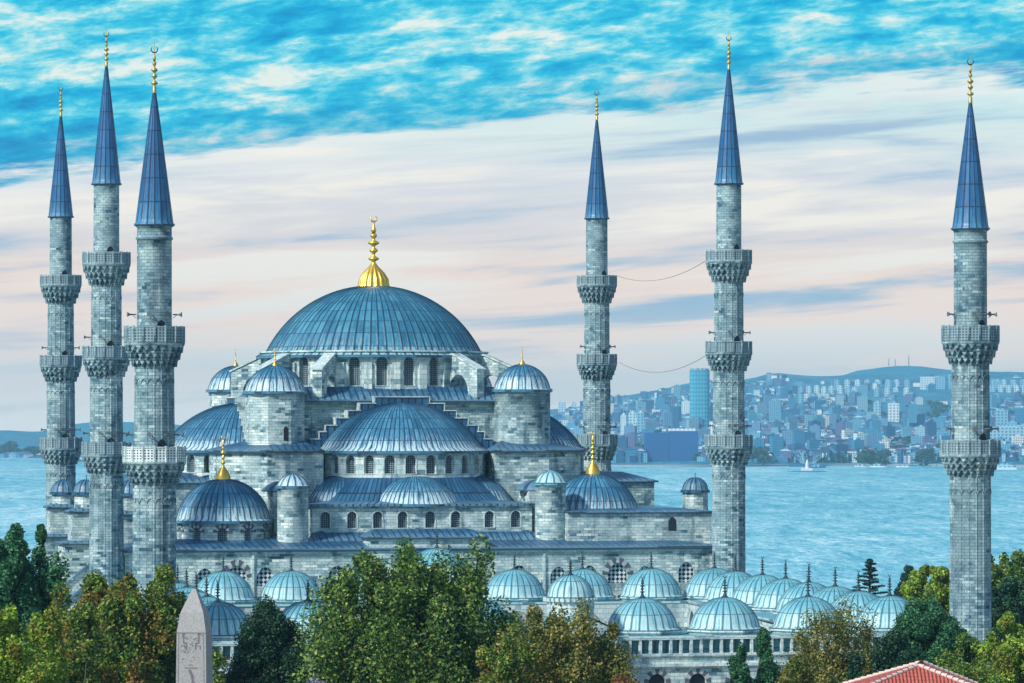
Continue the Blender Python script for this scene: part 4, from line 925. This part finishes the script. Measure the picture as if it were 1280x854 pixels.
def tree(kind, label, px, D, top, hw, mat, rg_seed=1, leaf=.24, dens=1.0, low=.25, clumps=90, group=None, cat='tree', shape='round', gz=None, tufts=.0, fill=.5, bare=False, npc=300, lobes=0):
    rg = np.random.default_rng(rg_seed); gz = ground_z(D) if gz is None else gz; X = WX(px, D); zt = WZ(top, D) - gz; rx = hw * D / F
    o = empty(kind, (X, D, gz), rg.uniform(0, 6)); tag(o, label, cat, group)
    zb = zt * low; cz_ = (zb + zt) / 2; rz = (zt - zb) / 2
    C = []; S = []
    while len(C) < clumps:
        d = rg.normal(size=3); d /= np.linalg.norm(d); r_ = fill + (1 - fill) * rg.random() ** .6; r_ = r_ if rg.random() < .75 else rg.random() * fill
        x, y, z = d * r_
        if shape == 'round': q = 1.0
        elif shape == 'egg': q = 1 - .35 * max(0, z)
        elif shape == 'cone': q = max(.06, (1 - z) / 2) ** .8
        elif shape == 'column': q = max(.15, 1 - max(0, z) ** 2.2) * (1 if z > -.6 else .9)
        wob_ = 1 + .13 * math.sin(3 * math.atan2(y, x) + rg_seed) + .08 * math.sin(5 * math.atan2(y, x) + z * 4)
        C.append((x * rx * q * wob_ * .90, y * rx * q * wob_ * .90, cz_ + z * rz * .93)); 
        cs_ = max(rx * rg.uniform(.13, .27), rg.uniform(.55, .95)) if shape != 'column' else rx * rg.uniform(.2, .4)
        S.append((cs_, cs_, cs_ * (1.0 + tufts * rg.uniform(.4, 1.4))))
    if lobes:
        LB = []
        for j in range(lobes):
            ra = math.sqrt((j + .3) / lobes); an = j * 2.4 + rg_seed; LB.append((rx * .76 * ra * math.cos(an), rx * .76 * ra * math.sin(an), rx * rg.uniform(.34, .46), zt * (1 - .07 * ra ** 2 * rg.uniform(.3, 1.5) - rg.uniform(0, .035))))
        for i in range(len(C)):
            ox, oy, lr, tp = LB[i % lobes]; d = rg.normal(size=3); d /= np.linalg.norm(d); q = .55 + .45 * rg.random() ** .6; z = d[2] * q
            h2 = (tp - zb) / 2; nar = 1 - .45 * max(0, z) ** 2.2; C[i] = (ox + d[0] * q * lr * nar, oy + d[1] * q * lr * nar, zb + h2 + z * h2 * .95)
            if z > .6: S[i] = tuple(v_ * .62 for v_ in S[i])
    C = np.array(C); S = np.array(S)
    n_per = int(npc * dens * 1.75 * (1 if leaf < .25 or D < 310 else .6)); leaf *= .74
    leaf_mesh('crown', C, n_per, S, leaf, mat, o, rg)
    mb = MB(); hgt = cz_ + rz * .2; tr = max(.1, min(.45, zt * .022)); sway = [(rg.normal() * .03 * zt * q, rg.normal() * .03 * zt * q, hgt * q) for q in np.linspace(0, 1, 7)]
    mb.tube(sway, [tr * (1 - .75 * q) for q in np.linspace(0, 1, 7)], 8); 
    ks = rg.choice(len(C), min(len(C), 26), replace=False)
    for k in ks:
        q = rg.uniform(.35, .95); b0 = Vector(sway[int(q * 6)]); e_ = Vector(C[k]); mid = b0.lerp(e_, .5) + Vector((0, 0, .06 * zt * (1 if e_.z > b0.z else .3)))
        mb.tube([b0, b0.lerp(mid, .5), mid, mid.lerp(e_, .55), e_], [tr * .42, tr * .34, tr * .25, tr * .16, tr * .06], 5)
    mb.build('trunk', 'bark', o); return o
tree('tree', 'dark green broadleaf tree at the left edge, its top against the sea', 18, 300, 638, 66, 'leaf_pine', 11, .26, 1.1, .2, 130, tufts=.8, lobes=8)
tree('tree', 'yellow-green tree in the bottom left corner in front of the darker tree', 6, 232, 714, 84, 'leaf_yellow', 12, .20, 1.0, .2, 130, tufts=.6, lobes=8)
tree('tree', 'large olive and orange autumn tree behind the obelisk', 155, 285, 692, 94, 'leaf_autumn', 23, .24, 1.1, .2, 270, tufts=.6, lobes=14)
tree('tree', 'orange-brown turning tree low at the left, between the yellow-green tree and the obelisk', 104, 268, 762, 44, 'leaf_autumn', 14, .22, .8, .25, 60, tufts=.5)
tree('tree', 'round dark evergreen tree between the obelisk and the big green tree', 336, 290, 741, 60, 'leaf_dark', 15, .20, 1.2, .0, 210, tufts=.2, shape='egg', fill=.45)
tree('tree', 'biggest bushy green tree in front of the middle of the mosque', 507, 280, 681, 126, 'leaf_green', 44, .24, 1.05, .1, 400, tufts=.8, lobes=19)
tree('tree', 'olive autumn tree thinning at the top, left of the courtyard gallery', 706, 268, 741, 98, 'leaf_olive', 17, .21, .9, .2, 210, tufts=.6, lobes=12)
tree('tree', 'brownish autumn tree leaning against the biggest green tree', 632, 262, 783, 54, 'leaf_autumn', 18, .20, .8, .2, 80, tufts=.6, lobes=5)
tree('tree', 'pale olive tree low in front of the gabled courtyard gate', 742, 272, 772, 50, 'leaf_olive', 51, .20, .9, .1, 90, tufts=.5, lobes=5)
tree('tree', 'small dark tree hiding the foot of the far right minaret', 1216, 300, 779, 30, 'leaf_green', 53, .20, 1.1, .05, 70, tufts=.4, lobes=4)
tree('shrub', 'rounded rust-orange shrub at the bottom edge below the gallery', 776, 250, 822, 52, 'leaf_rust', 19, .17, 1.1, .1, 70, cat='shrub')
tree('cypress', 'left one of two slim dark cypresses before the gallery wall', 925, 290, 784, 21, 'leaf_pine', 20, .15, 1.1, .05, 60, shape='column', tufts=1.2, group='pair of cypresses', cat='cypress')
tree('cypress', 'right and taller one of two slim dark cypresses before the gallery wall', 954, 292, 778, 22, 'leaf_pine', 21, .15, 1.1, .05, 60, shape='column', tufts=1.2, group='pair of cypresses', cat='cypress')
tree('tree', 'thin sparse autumn tree showing the gallery through its branches', 1048, 300, 750, 76, 'leaf_olive', 22, .19, .36, .1, 130, tufts=.6, fill=.35)
tree('tree', 'low olive bush tree left of the red tiled roof', 1014, 285, 796, 62, 'leaf_olive', 24, .18, .8, .1, 90, tufts=.4, lobes=5)
tree('pine_tree', 'deep green flat-topped pine beside the foot of the far right minaret', 1162, 305, 752, 50, 'leaf_pine', 25, .20, 1.5, .35, 100, cat='pine', shape='round', fill=.7)
tree('tree', 'dark tree filling the gap behind the red tiled roof', 1112, 290, 786, 52, 'leaf_dark', 26, .20, 1.2, .1, 70)
tree('shrub', 'long orange and olive shrub behind the red tiled roof', 1205, 262, 812, 85, 'leaf_autumn', 27, .18, 1.0, .1, 110, cat='shrub')
tree('tree', 'leafy green tree at the right edge below the far right minaret', 1262, 290, 755, 54, 'leaf_yellow', 28, .20, 1.1, .1, 120, tufts=.4, lobes=6)
tree('tree', 'slim dark conifer against the sea left of the far right minaret', 1136, 470, 706, 17, 'leaf_blue', 29, .26, 1.4, .05, 80, shape='column', gz=-1)
tree('tree', 'pale green wood-edge tree just left of the far right minaret', 1172, 440, 697, 40, 'leaf_yellow', 30, .30, 1.0, .1, 110, gz=-1, tufts=.4, lobes=6)
tree('tree', 'olive green tree right of the far right minaret, before the sea', 1250, 440, 686, 40, 'leaf_green', 31, .30, 1.0, .1, 110, gz=-1, tufts=.5, lobes=6)
tree('tree', 'green tree cut by the right edge of the picture, before the sea', 1290, 420, 684, 40, 'leaf_green', 32, .28, 1.0, .1, 70, gz=-1, tufts=.5)
tree('tree', 'dark green tree behind the pine, left of the minaret foot', 1150, 400, 738, 42, 'leaf_green', 33, .26, 1.0, .1, 60, gz=0)
tree('tree', 'dark green tree behind the leafy tree at the right edge', 1260, 380, 722, 46, 'leaf_dark', 34, .26, 1.0, .1, 60, gz=0)
tree('shrub', 'bare purple-grey twiggy bush at the bottom, left of the biggest green tree', 415, 243, 839, 60, 'twig', 35, .26, .35, .1, 60, cat='shrub')
tree('tree', 'green tree peeping out right of the obelisk at the bottom', 268, 262, 800, 18, 'leaf_autumn', 37, .2, .9, .2, 40)
# cedar with level branches against the sea
cd_ = empty('cedar', (WX(1087, 460), 460, -1)); tag(cd_, 'blue-green cedar with level spiky branches standing alone against the sea', 'cedar'); rg = np.random.default_rng(9)
H_ = WZ(699, 460) + 1; C = []; S = []; mb = MB(); mb.tube([(0, 0, 0), (0, 0, H_ * .5), (0, 0, H_)], [.3, .18, .04], 7)
for k in range(46):
    q = k / 45; z = 1.5 + (H_ - 1.6) * q; L_ = 2.6 * (1 - q) ** .8 * rg.uniform(.6, 1.25) + .15; an = k * 2.4
    e_ = Vector((L_ * math.cos(an), L_ * math.sin(an), z + .12 * L_)); mb.tube([(0, 0, z), e_], [.06, .02], 4)
    for w_ in np.linspace(.3, 1, 5): C.append((e_.x * w_, e_.y * w_, z + .1 * L_ * w_)); S.append((.34, .34, .10))
mb.build('trunk', 'bark', cd_); leaf_mesh('crown', np.array(C), 40, np.array(S), .16, 'leaf_blue', cd_, rg)

# ================================================================== RED TILED ROOF
m, t = newmat('red_tiles'); uv = t.n('UVMap').outputs[0]; us = t.n('SeparateXYZ', {0: uv}).outputs; pos = t.n('NewGeometry').outputs['Position']
wv = t.math('ABSOLUTE', t.math('SINE', t.math('MULTIPLY', us[0], PI / .21))); n_ = t.noise(pos, 5, 4, .7)
rw = t.math('FRACT', t.math('DIVIDE', us[1], .36))
c = t.mix(t.math('MULTIPLY', t.math('SUBTRACT', 1.0, wv), .5), t.ramp(n_, [(.3, (.40, .075, .055)), (.6, (.62, .16, .11)), (.8, (.68, .27, .20))]), (.15, .03, .03))
c = t.mix(t.math('MULTIPLY', t.math('LESS_THAN', rw, .12), .5), c, (.12, .03, .03))
finish(t, c, .8, bump(t, t.math('ADD', wv, t.math('MULTIPLY', rw, -.4)), .08)); M['tiles'] = m
M['ridge'] = plain('ridge_tiles', (.66, .52, .47), .8, 0, .3, 8)
D_ = 232; hx = WX(1135, D_); hz = WZ(832, D_); ho = empty('tiled_house', (hx, D_, -5)); tag(ho, 'house with a hipped red clay tile roof and pale ridge tiles, at the bottom edge', 'house')
zt = hz + 5; ze = zt - 2.2; A = (.6, 0, zt); B_ = (1.1, 3, zt); 
E = [(-5.6, -3.8, ze), (6.4, -3.8, ze), (6.4, 6.5, ze), (-5.6, 6.5, ze)]
mb = MB(); mb.box(-4.8, 5.6, -3.0, 5.8, 0, ze - .05); hw_ = mb.build('wall', 'white_paint', ho)
mb = MB()
def troof(a_, b_, c__, d__=None):
    P = [Vector(p) for p in (a_, b_, c__)] + ([Vector(d__)] if d__ else []); u_ = (P[1] - P[0]).normalized(); nn = u_.cross(P[2] - P[0]).normalized(); v_ = nn.cross(u_)
    mb.face(P, [((p - P[0]).dot(u_), (p - P[0]).dot(v_)) for p in P])
troof(E[0], E[1], A); troof(E[1], E[2], B_, A); troof(E[2], E[3], B_); troof(E[3], E[0], A, B_)
mb.face([(x, y, z - .12) for x, y, z in E]); rf = mb.build('roof', 'tiles', ho)
mb = MB()
for p, q in ((E[0], A), (E[1], A), (A, B_), (E[2], B_), (E[3], B_)):
    p, q = Vector(p), Vector(q); n = int((q - p).length / .38)
    for k in range(n):
        a_, b_ = p.lerp(q, k / n), p.lerp(q, (k + .96) / n); mb.tube([a_ + Vector((0, 0, .05)), b_ + Vector((0, 0, .02))], [.13, .10], 6)
mb.build('ridge_tiles', 'ridge', rf)

# ================================================================== FAR SHORE
def facade(name, stops, rnd='obj', win=True, fl=3.4, bay=3.6):
    m, t = newmat(name); uv = t.n('SeparateXYZ', {0: t.n('UVMap').outputs[0]}).outputs; g = t.n('NewGeometry')
    r_ = g.outputs['Random Per Island'] if rnd == 'isl' else t.n('ObjectInfo').outputs['Random']
    c = t.ramp(r_, stops, 'CONSTANT')
    fu = t.math('FRACT', t.math('DIVIDE', uv[0], bay)); fv = t.math('FRACT', t.math('DIVIDE', uv[1], fl))
    wm = t.math('MULTIPLY', t.math('MULTIPLY', t.math('GREATER_THAN', fu, .3), t.math('LESS_THAN', fu, .78)), t.math('MULTIPLY', t.math('GREATER_THAN', fv, .3), t.math('LESS_THAN', fv, .82)))
    nz = t.n('SeparateXYZ', {0: g.outputs['Normal']}).outputs[2]
    wm = t.math('MULTIPLY', wm, t.math('LESS_THAN', nz, .5))
    if win: c = t.mix(t.math('MULTIPLY', wm, .8), c, (.03, .07, .11))
    finish(t, c, .7); return m
pal = [(0, (.16, .44, .60)), (.12, (.70, .86, .88)), (.19, (.05, .26, .46)), (.34, (.14, .30, .48)), (.45, (.02, .15, .32)), (.57, (.28, .50, .62)), (.65, (.08, .34, .52)), (.75, (.012, .10, .25)), (.88, (.82, .86, .78)), (.94, (.16, .16, .34))]  # blue of the distant air is put into most of these wall colours
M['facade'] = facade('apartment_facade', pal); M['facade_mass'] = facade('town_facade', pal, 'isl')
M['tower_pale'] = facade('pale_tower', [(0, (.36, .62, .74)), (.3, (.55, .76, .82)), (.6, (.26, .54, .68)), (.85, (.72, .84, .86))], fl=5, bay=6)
def roofmat(name, rnd):
    m, t = newmat(name); r_ = t.n('NewGeometry').outputs['Random Per Island'] if rnd == 'isl' else t.n('ObjectInfo').outputs['Random']
    c = t.ramp(r_, [(0, (.12, .11, .22)), (.25, (.03, .13, .26)), (.42, (.22, .15, .24)), (.6, (.14, .36, .52)), (.75, (.05, .09, .18)), (.9, (.4, .62, .70))], 'CONSTANT'); finish(t, c, .85); return m
M['roof_far'] = roofmat('town_roof', 'obj'); M['roof_mass'] = roofmat('town_roof_mass', 'isl')
M['glass_tower'] = facade('tower_curtain_wall', [(0, (.07, .42, .58))], fl=7, bay=5.2)
M['blue_block'] = facade('dark_blue_facade', [(0, (.006, .10, .34))], fl=3.2, bay=3.0)
def bld(mb, w_, d_, h_, hip, rot, X=0, Y=0, Z=0, fm=0, rm=1):
    c_, s_ = math.cos(rot), math.sin(rot); xf = lambda x, y, z: (X + x * c_ - y * s_, Y + x * s_ + y * c_, Z + z)
    B4 = [(-w_ / 2, -d_ / 2), (w_ / 2, -d_ / 2), (w_ / 2, d_ / 2), (-w_ / 2, d_ / 2)]
    for i in range(4):
        a_, b_ = B4[i], B4[(i + 1) % 4]; L_ = w_ if i % 2 == 0 else d_
        mb.face([xf(*a_, -6), xf(*b_, -6), xf(*b_, h_), xf(*a_, h_)], [(0, 0), (L_, 0), (L_, h_ + 6), (0, h_ + 6)], fm)
    if hip:
        o_ = .6; E_ = [(-w_ / 2 - o_, -d_ / 2 - o_), (w_ / 2 + o_, -d_ / 2 - o_), (w_ / 2 + o_, d_ / 2 + o_), (-w_ / 2 - o_, d_ / 2 + o_)]; rh = min(w_, d_) * .22; rl_ = max(0, w_ - d_) / 2 + .01
        P = [xf(*e_, h_) for e_ in E_]; r0_, r1_ = xf(-rl_, 0, h_ + rh), xf(rl_, 0, h_ + rh)
        mb.face([P[0], P[1], r1_, r0_], None, rm); mb.face([P[1], P[2], r1_], None, rm); mb.face([P[2], P[3], r0_, r1_], None, rm); mb.face([P[3], P[0], r0_], None, rm)
    else:
        mb.face([xf(*p, h_) for p in B4], None, rm); mb.box(-w_ * .15, w_ * .18, -d_ * .2, d_ * .15, h_, h_ + 2.6, fm, xf)
rc = random.Random(21)
cand = []
for k in range(9500):
    px = rc.uniform(672, 1330); D = SH0 + 60 + (9300 - SH0) * rc.random() ** 1.25
    D = max(D, shore(px) + 70)
    if 804 < px < 876 and D < 5980: continue
    t_ = (D - SH0) / (CR0 - SH0)
    if t_ > .62 and rc.random() < (.93 if px > 985 else .45 + .5 * (t_ - .62) / .38): continue
    if 1080 < px < 1190 and .42 < t_ < .62: continue        # wooded fold of the hill
    h_ = rc.choice([6, 7, 8, 9, 11, 12, 14, 16]) * (1 + .2 * rc.random()); w_ = rc.uniform(8, 20); d_ = rc.uniform(8, 14)
    if rc.random() < .035: h_ = rc.uniform(24, 40); w_ = rc.uniform(12, 20)
    cand.append((w_ * h_ / D / D * (1.4 if D < 6500 else 1), px, D, w_, d_, h_, rc.uniform(-.5, .5), h_ < 19 and rc.random() < .6))
cand.sort(key=lambda q: -q[0]); NB = 268
pos_ok = [q for q in cand if not (880 < q[1] < 940 or 1182 < q[1] < 1245 or 722 < q[1] < 772 or q[1] < 690 or q[1] > 1282)]
big_ = pos_ok[:NB]; bs = set(id(q) for q in big_); rest = [q for q in cand if id(q) not in bs]
for q in big_:
    _, px, D, w_, d_, h_, ro, hip = q; mb = MB(); bld(mb, w_, d_, h_, hip, ro)
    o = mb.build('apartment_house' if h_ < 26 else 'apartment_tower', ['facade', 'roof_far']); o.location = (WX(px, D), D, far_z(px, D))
    if h_ < 26: tag(o, 'small house among hundreds packed on the city slope across the water', 'house', 'houses of the city across the water')
    else: tag(o, 'taller narrow apartment block rising out of the packed city across the water', 'apartment block', 'taller blocks of the city across the water')
mb = MB()
for q in rest:
    _, px, D, w_, d_, h_, ro, hip = q; bld(mb, w_, d_, h_, hip, ro, WX(px, D), D, far_z(px, D))
tag(mb.build('distant_town', ['facade_mass', 'roof_mass']), 'mass of tiny pale and blue houses covering the hillside across the water', 'town', kind='stuff')
# trees among the houses, in clumps
def wood(name, pts, label, mat='leaf_blue', size=5.0, n_per=26):
    rg = np.random.default_rng(5); C = np.array([p[:3] for p in pts]); S = np.array([(p[3], p[3], p[3] * .6) for p in pts]); e_ = None
    o = leaf_mesh(name, C, n_per, S, size, mat, None, rg); tag(o, label, 'wood', kind='stuff')
pts = []
for k in range(420):
    px = rc.uniform(690, 1300); D = SH0 + 80 + 2600 * rc.random() ** 1.4; r_ = rc.uniform(7, 15); D = max(D, shore(px) + 60)
    pts.append((WX(px, D), D, far_z(px, D) + 5, r_))
for cx_, cy_, n, sp in ((1088, 5900, 26, 16), (1105, 6000, 22, 18), (1128, 6350, 22, 9), (1012, 6400, 14, 10), (1160, 5900, 14, 12), (950, 5850, 16, 16), (700, 6300, 20, 14), (790, 6050, 14, 12)):
    for k in range(n):
        px = cx_ + rc.gauss(0, sp * .55); D = cy_ + rc.gauss(0, 60); pts.append((WX(px, D), D, far_z(px, D) + 8 + rc.random() * 8, rc.uniform(9, 17)))
wood('distant_trees', pts, 'dark tree clumps scattered between the houses across the water')
pts = []
for k in range(260):
    px = rc.uniform(-120, 235); D = rc.uniform(shore(px) + 30, shore(px) + 420); hh = (14 + 8 * math.sin(px * .05) + 6 * math.sin(px * .13)) * (1 if px < 60 else .6)
    pts.append((WX(px, D), D, -36 + rc.random() * hh, rc.uniform(7, 13)))
wood('shore_wood', pts, 'low dark wood along the left far shore', size=5.0)
for k in range(16):
    px = rc.uniform(0, 60) if k < 11 else rc.uniform(150, 165); D = shore(px) + rc.uniform(10, 26); mb = MB(); bld(mb, rc.uniform(10, 24), 10, rc.uniform(5, 9), True, rc.uniform(-.3, .3))
    o = mb.build('shore_house', ['facade', 'roof_far']); o.location = (WX(px, D), D, -36.5); tag(o, 'tiny house at the waterline of the wooded left shore', 'house', 'waterline houses on the left shore')

def block(name, label, cat, px0, px1, py0, py1, D, mat, depth=20, group=None, zb=None, parts=()):
    w_ = (px1 - px0) * D / F; X = WX((px0 + px1) / 2, D); z1 = WZ(py0, D); z0 = WZ(py1, D); o = empty(name, (X, D, z0)); tag(o, label, cat, group)
    mb = MB(); c0 = [(-w_ / 2, 0), (w_ / 2, 0), (w_ / 2, depth), (-w_ / 2, depth)]; H_ = z1 - z0
    for i in range(4):
        a_, b_ = c0[i], c0[(i + 1) % 4]; L_ = w_ if i % 2 == 0 else depth
        mb.face([(*a_, -15), (*b_, -15), (*b_, H_), (*a_, H_)], [(0, 0), (L_, 0), (L_, H_ + 15), (0, H_ + 15)])
    mb.face([(*p, H_) for p in c0]); mb.build('wall', mat, o); return o, w_, H_
# glass tower: rounded slab
D_ = 6900; o = empty('glass_tower', (WX(874.5, D_), D_, WZ(530, D_))); tag(o, 'tall rounded glass office tower standing above the city near the harbour', 'skyscraper')
w_ = 25 * D_ / F; H_ = WZ(463, D_) - WZ(530, D_); P = [(w_ / 2 * math.copysign(abs(math.cos(a_)) ** .6, math.cos(a_)), 15 * math.copysign(abs(math.sin(a_)) ** .6, math.sin(a_))) for a_ in np.linspace(0, 2 * PI, 33)[:-1]]
mb = MB(); u = 0
for i in range(32):
    a_, b_ = P[i], P[(i + 1) % 32]; L_ = math.hypot(a_[0] - b_[0], a_[1] - b_[1]); mb.face([(*a_, -20), (*b_, -20), (*b_, H_), (*a_, H_)], [(u, 0), (u + L_, 0), (u + L_, H_ + 20), (u, H_ + 20)]); u += L_
mb.build('curtain_wall', 'glass_tower', o); mb = MB(); mb.prism([(x * .93, y * .93) for x, y in P], H_ - 1, H_ + 3.0); mb.build('crown_ring', 'tower_pale', o)
# dark blue waterfront block
o, w_, H_ = block('harbour_block', 'wide dark blue building of two joined slabs on the far waterfront', 'office building', 806, 836, 541, 581, 5860, 'blue_block', 30)
mb = MB(); w2 = 37 * 5860 / F
c0 = [(w_ / 2 + .3, -5), (w_ / 2 + w2, -5), (w_ / 2 + w2, 30), (w_ / 2 + .3, 30)]; H2 = WZ(539, 5860) - WZ(581, 5860)
for i in range(4):
    a_, b_ = c0[i], c0[(i + 1) % 4]; L_ = w2 if i % 2 == 0 else 35; mb.face([(*a_, -5), (*b_, -5), (*b_, H2), (*a_, H2)], [(0, 0), (L_, 0), (L_, H2), (0, H2)])
mb.face([(*p, H2) for p in c0]); mb.build('wing', 'blue_block', o)
mb = MB(); mb.box(w_ / 2, w_ / 2 + w2 * .9, 2, 20, H2 + .02, H2 + 4); mb.build('roof_plant', 'tower_pale', o)
rest_t = [('left one of two slim hazy towers on the skyline right of the mosque', 698, 707, 503, 530, 9300), ('right one of two slim hazy towers on the skyline right of the mosque', 714, 721, 504, 530, 9300),
          ('dark office tower left of the glass tower', 841, 849, 508, 531, 6900), ('pale twin-faced tower left in the city group', 786, 795, 516, 535, 6900), ('dark tower beside the pale twin-faced tower', 796, 805, 516, 535, 6880),
          ('green-glass tower left of the city group', 776, 783, 519, 537, 6900), ('narrow slab just right of the glass tower', 888, 894, 503, 530, 7100), ('grey block alone at the left of the right-hand city', 962, 976, 501, 520, 7300),
          ('pale office block below the wooded fold', 1111, 1124, 504, 516, 7000), ('white office block beside the pale office block', 1093, 1101, 503, 514, 7050), ('dark office block below the hill near the far right minaret', 1137, 1146, 505, 518, 7000),
          ('pale high-rise right of the far right minaret', 1246, 1260, 513, 532, 6800), ('blue office block at the right edge across the water', 1270, 1284, 510, 530, 6800), ('striped blue tower low at the right edge', 1249, 1262, 555, 578, 5850),
          ('long low white terminal right of the far right minaret', 1236, 1290, 534, 538, 6300)]
for lb, a_, b_, c_, d_, D_ in rest_t:
    o, w_, H_ = block('office_tower', lb, 'tower block', a_, b_, c_, d_, D_, 'tower_pale' if 'pale' in lb or 'white' in lb or 'hazy' in lb else 'facade', 18); mb = MB(); mb.box(-w_ * .25, w_ * .2, 3, 14, H_ + .02, H_ + 3.5); mb.build('roof_plant', 'tower_pale', o)
# arched high-rises on the hill
hr = [(x, 483 - (k % 3) * .8, 10) for k, x in enumerate((1001, 1011, 1021, 1030, 1039, 1050, 1060, 1071))] + [(x, 474, 8) for x in (1046, 1059, 1072, 1084, 1097, 1110, 1121, 1134)] + [(x, 484, 8) for x in (1068, 1081, 1096, 1109, 1120, 1133)] + [(x, 492, 11) for x in (992, 1000, 1008, 1016, 1024, 1034)] + [(1241 + k * 10, 481, 9) for k in range(5)] + [(1243 + k * 12, 474, 8) for k in range(4)]
for i, (x, y, hgt) in enumerate(hr):
    D_ = 8700 + (484 - y) * 30; z1, z0 = WZ(y, D_), WZ(y + hgt, D_); w_ = 6.0 * D_ / F; mb = MB(); A = arch_pts(0, w_, -12, z1 - z0, 0, 8) if y < 490 else [(-w_ / 2, -12), (-w_ / 2, z1 - z0), (w_ / 2, z1 - z0), (w_ / 2, -12)]
    mb.face([(s_, 0, z_) for s_, z_ in A], A)
    for k in range(len(A)): p, q = A[k], A[(k + 1) % len(A)]; mb.face([(p[0], 0, p[1]), (q[0], 0, q[1]), (q[0], 12, q[1]), (p[0], 12, p[1])])
    mb.face([(s_, 12, z_) for s_, z_ in A[::-1]])
    o = mb.build('hillside_tower', 'tower_pale'); o.location = (WX(x, D_), D_, z0)
    if y < 490: tag(o, 'pale round-topped high-rise in the rows on the hill across the water', 'high-rise', 'round-topped high-rises on the hill')
    else: tag(o, 'pale flat-topped high-rise below the round-topped rows on the hill', 'high-rise', 'flat-topped high-rises on the hill')
for i, (x0, x1, y0, lb) in enumerate(((1151, 1168, 471, 'widest white slab block on the hill crest, left one of two'), (1170, 1181, 471, 'white slab block on the hill crest, right one of two'), (1186, 1192, 468, 'white slab block half hidden behind the far right minaret'))):
    block('slab_block', lb, 'slab block', x0, x1, y0, y0 + 18, 9000, 'tower_pale', 16)
# antennas on the back hill
for x, y, lb in ((1111, 447, 'short thin mast left on the far hill crest'), (1119, 448, 'second short mast on the far hill crest'), (1136, 443, 'tallest thin mast on the far hill crest')):
    D_ = 11800; z0 = WZ(457, D_); mb = MB(); H_ = WZ(y, D_) - z0; mb.tube([(0, 0, 0), (0, 0, H_ * .6), (0, 0, H_)], [1.6, 1.0, .5], 5); mb.tube([(-2.5, 0, H_ * .75), (2.5, 0, H_ * .75)], [.4, .4], 4); o = mb.build('mast', 'cable'); o.location = (WX(x, D_), D_, z0); tag(o, lb, 'mast')
# waterfront: lighthouse on its islet, canopy masts, quay, boats
D_ = 5090; o = empty('island_lighthouse', (WX(1009, D_), D_, -37)); tag(o, 'small white lighthouse tower on a dark islet before the far shore', 'lighthouse'); o.scale = (.7, .7, .8)
mb = MB(); mb.lathe([(3.2, 1.5), (3.2, 12), (3.8, 12.2), (3.8, 13), (2.2, 13.2), (2.2, 16), (2.6, 16.2), (.2, 19.5)], 12, smooth=False); mb.build('tower', 'white_paint', o); mb = MB(); mb.box(-11, 9, -4, 6, 1.4, 6.0); mb.build('keepers_house', 'white_paint', o)
mb = MB(); mb.lathe([(38, -1), (34, 1.0), (20, 1.8), (.1, 2.0)], 20, smooth=False, rmod=lambda an, z, j: -10 * abs(math.sin(an))); mb.build('islet_rock', 'hill_wood', o)
D_ = 5700; o = empty('canopy_masts', (WX(1010, D_), D_, -36)); tag(o, 'fan of pale leaning masts on the quay behind the small lighthouse', 'harbour cranes'); 
for k in range(-5, 6):
    if k == 0: continue
    mb = MB(); mb.tube([(k * 1.5, 0, 2), (k * 4.6, 0, 12 + 2 * abs(k) ** .5)], [.4, .3], 5); mb.build('mast', 'tower_pale', o)
mb = MB(); mb.box(-26, 26, -2, 14, -1, 3.2); mb.build('platform', 'roof_far', o)
mb = MB(); rows = [[(WX(p, shore(p) + dd), shore(p) + dd, z_) for p in np.linspace(560, 1500, 120)] for dd, z_ in ((-12, -38), (-12, -34.5), (60, -34.3))]
mb.grid(rows, None, 0, False); M['quay'] = plain('quay_stone', (.28, .33, .36), .9); tag(mb.build('quay', 'quay'), kind='structure')
def boat(px, D, L_, label, col_='white_paint', rot=0.1):
    o = empty('ferry', (WX(px, D), D, -37), rot); tag(o, label, 'boat', 'boats near the far shore'); mb = MB()
    H0 = [(-L_ / 2, -L_ * .09), (L_ * .32, -L_ * .10), (L_ / 2, 0), (L_ * .32, L_ * .10), (-L_ / 2, L_ * .09)]; mb.prism(H0, -.5, L_ * .07); mb.build('hull', col_, o)
    mb = MB(); mb.prism([(x * .74 - L_ * .04, y * .8) for x, y in H0], L_ * .07 + .01, L_ * .15); mb.prism([(x * .4, y * .6) for x, y in H0], L_ * .15 + .01, L_ * .20); mb.build('cabin', 'tower_pale', o)
    mb = MB(); mb.lathe([(L_ * .025, L_ * .20), (L_ * .022, L_ * .27)], 8, -L_ * .05, 0); mb.build('funnel', 'roof_far', o)
boat(1258, 5350, 40, 'white ferry on the water right of the far right minaret', rot=.1); boat(1098, 5640, 24, 'white ferry moored at the far quay below the tree clump', rot=0); boat(1077, 5650, 20, 'smaller white boat left of the moored ferry', rot=.2)
boat(101, 6500, 34, 'dark blue boat between the two left minarets', 'blue_block', .3); boat(1128, 5640, 18, 'small pale boat at the quay left of the far right minaret', rot=3.0); boat(1022, 5560, 22, 'tiny dark boat on the water just right of the lighthouse', 'blue_block', .2)
print('objects', len(bpy.data.objects))
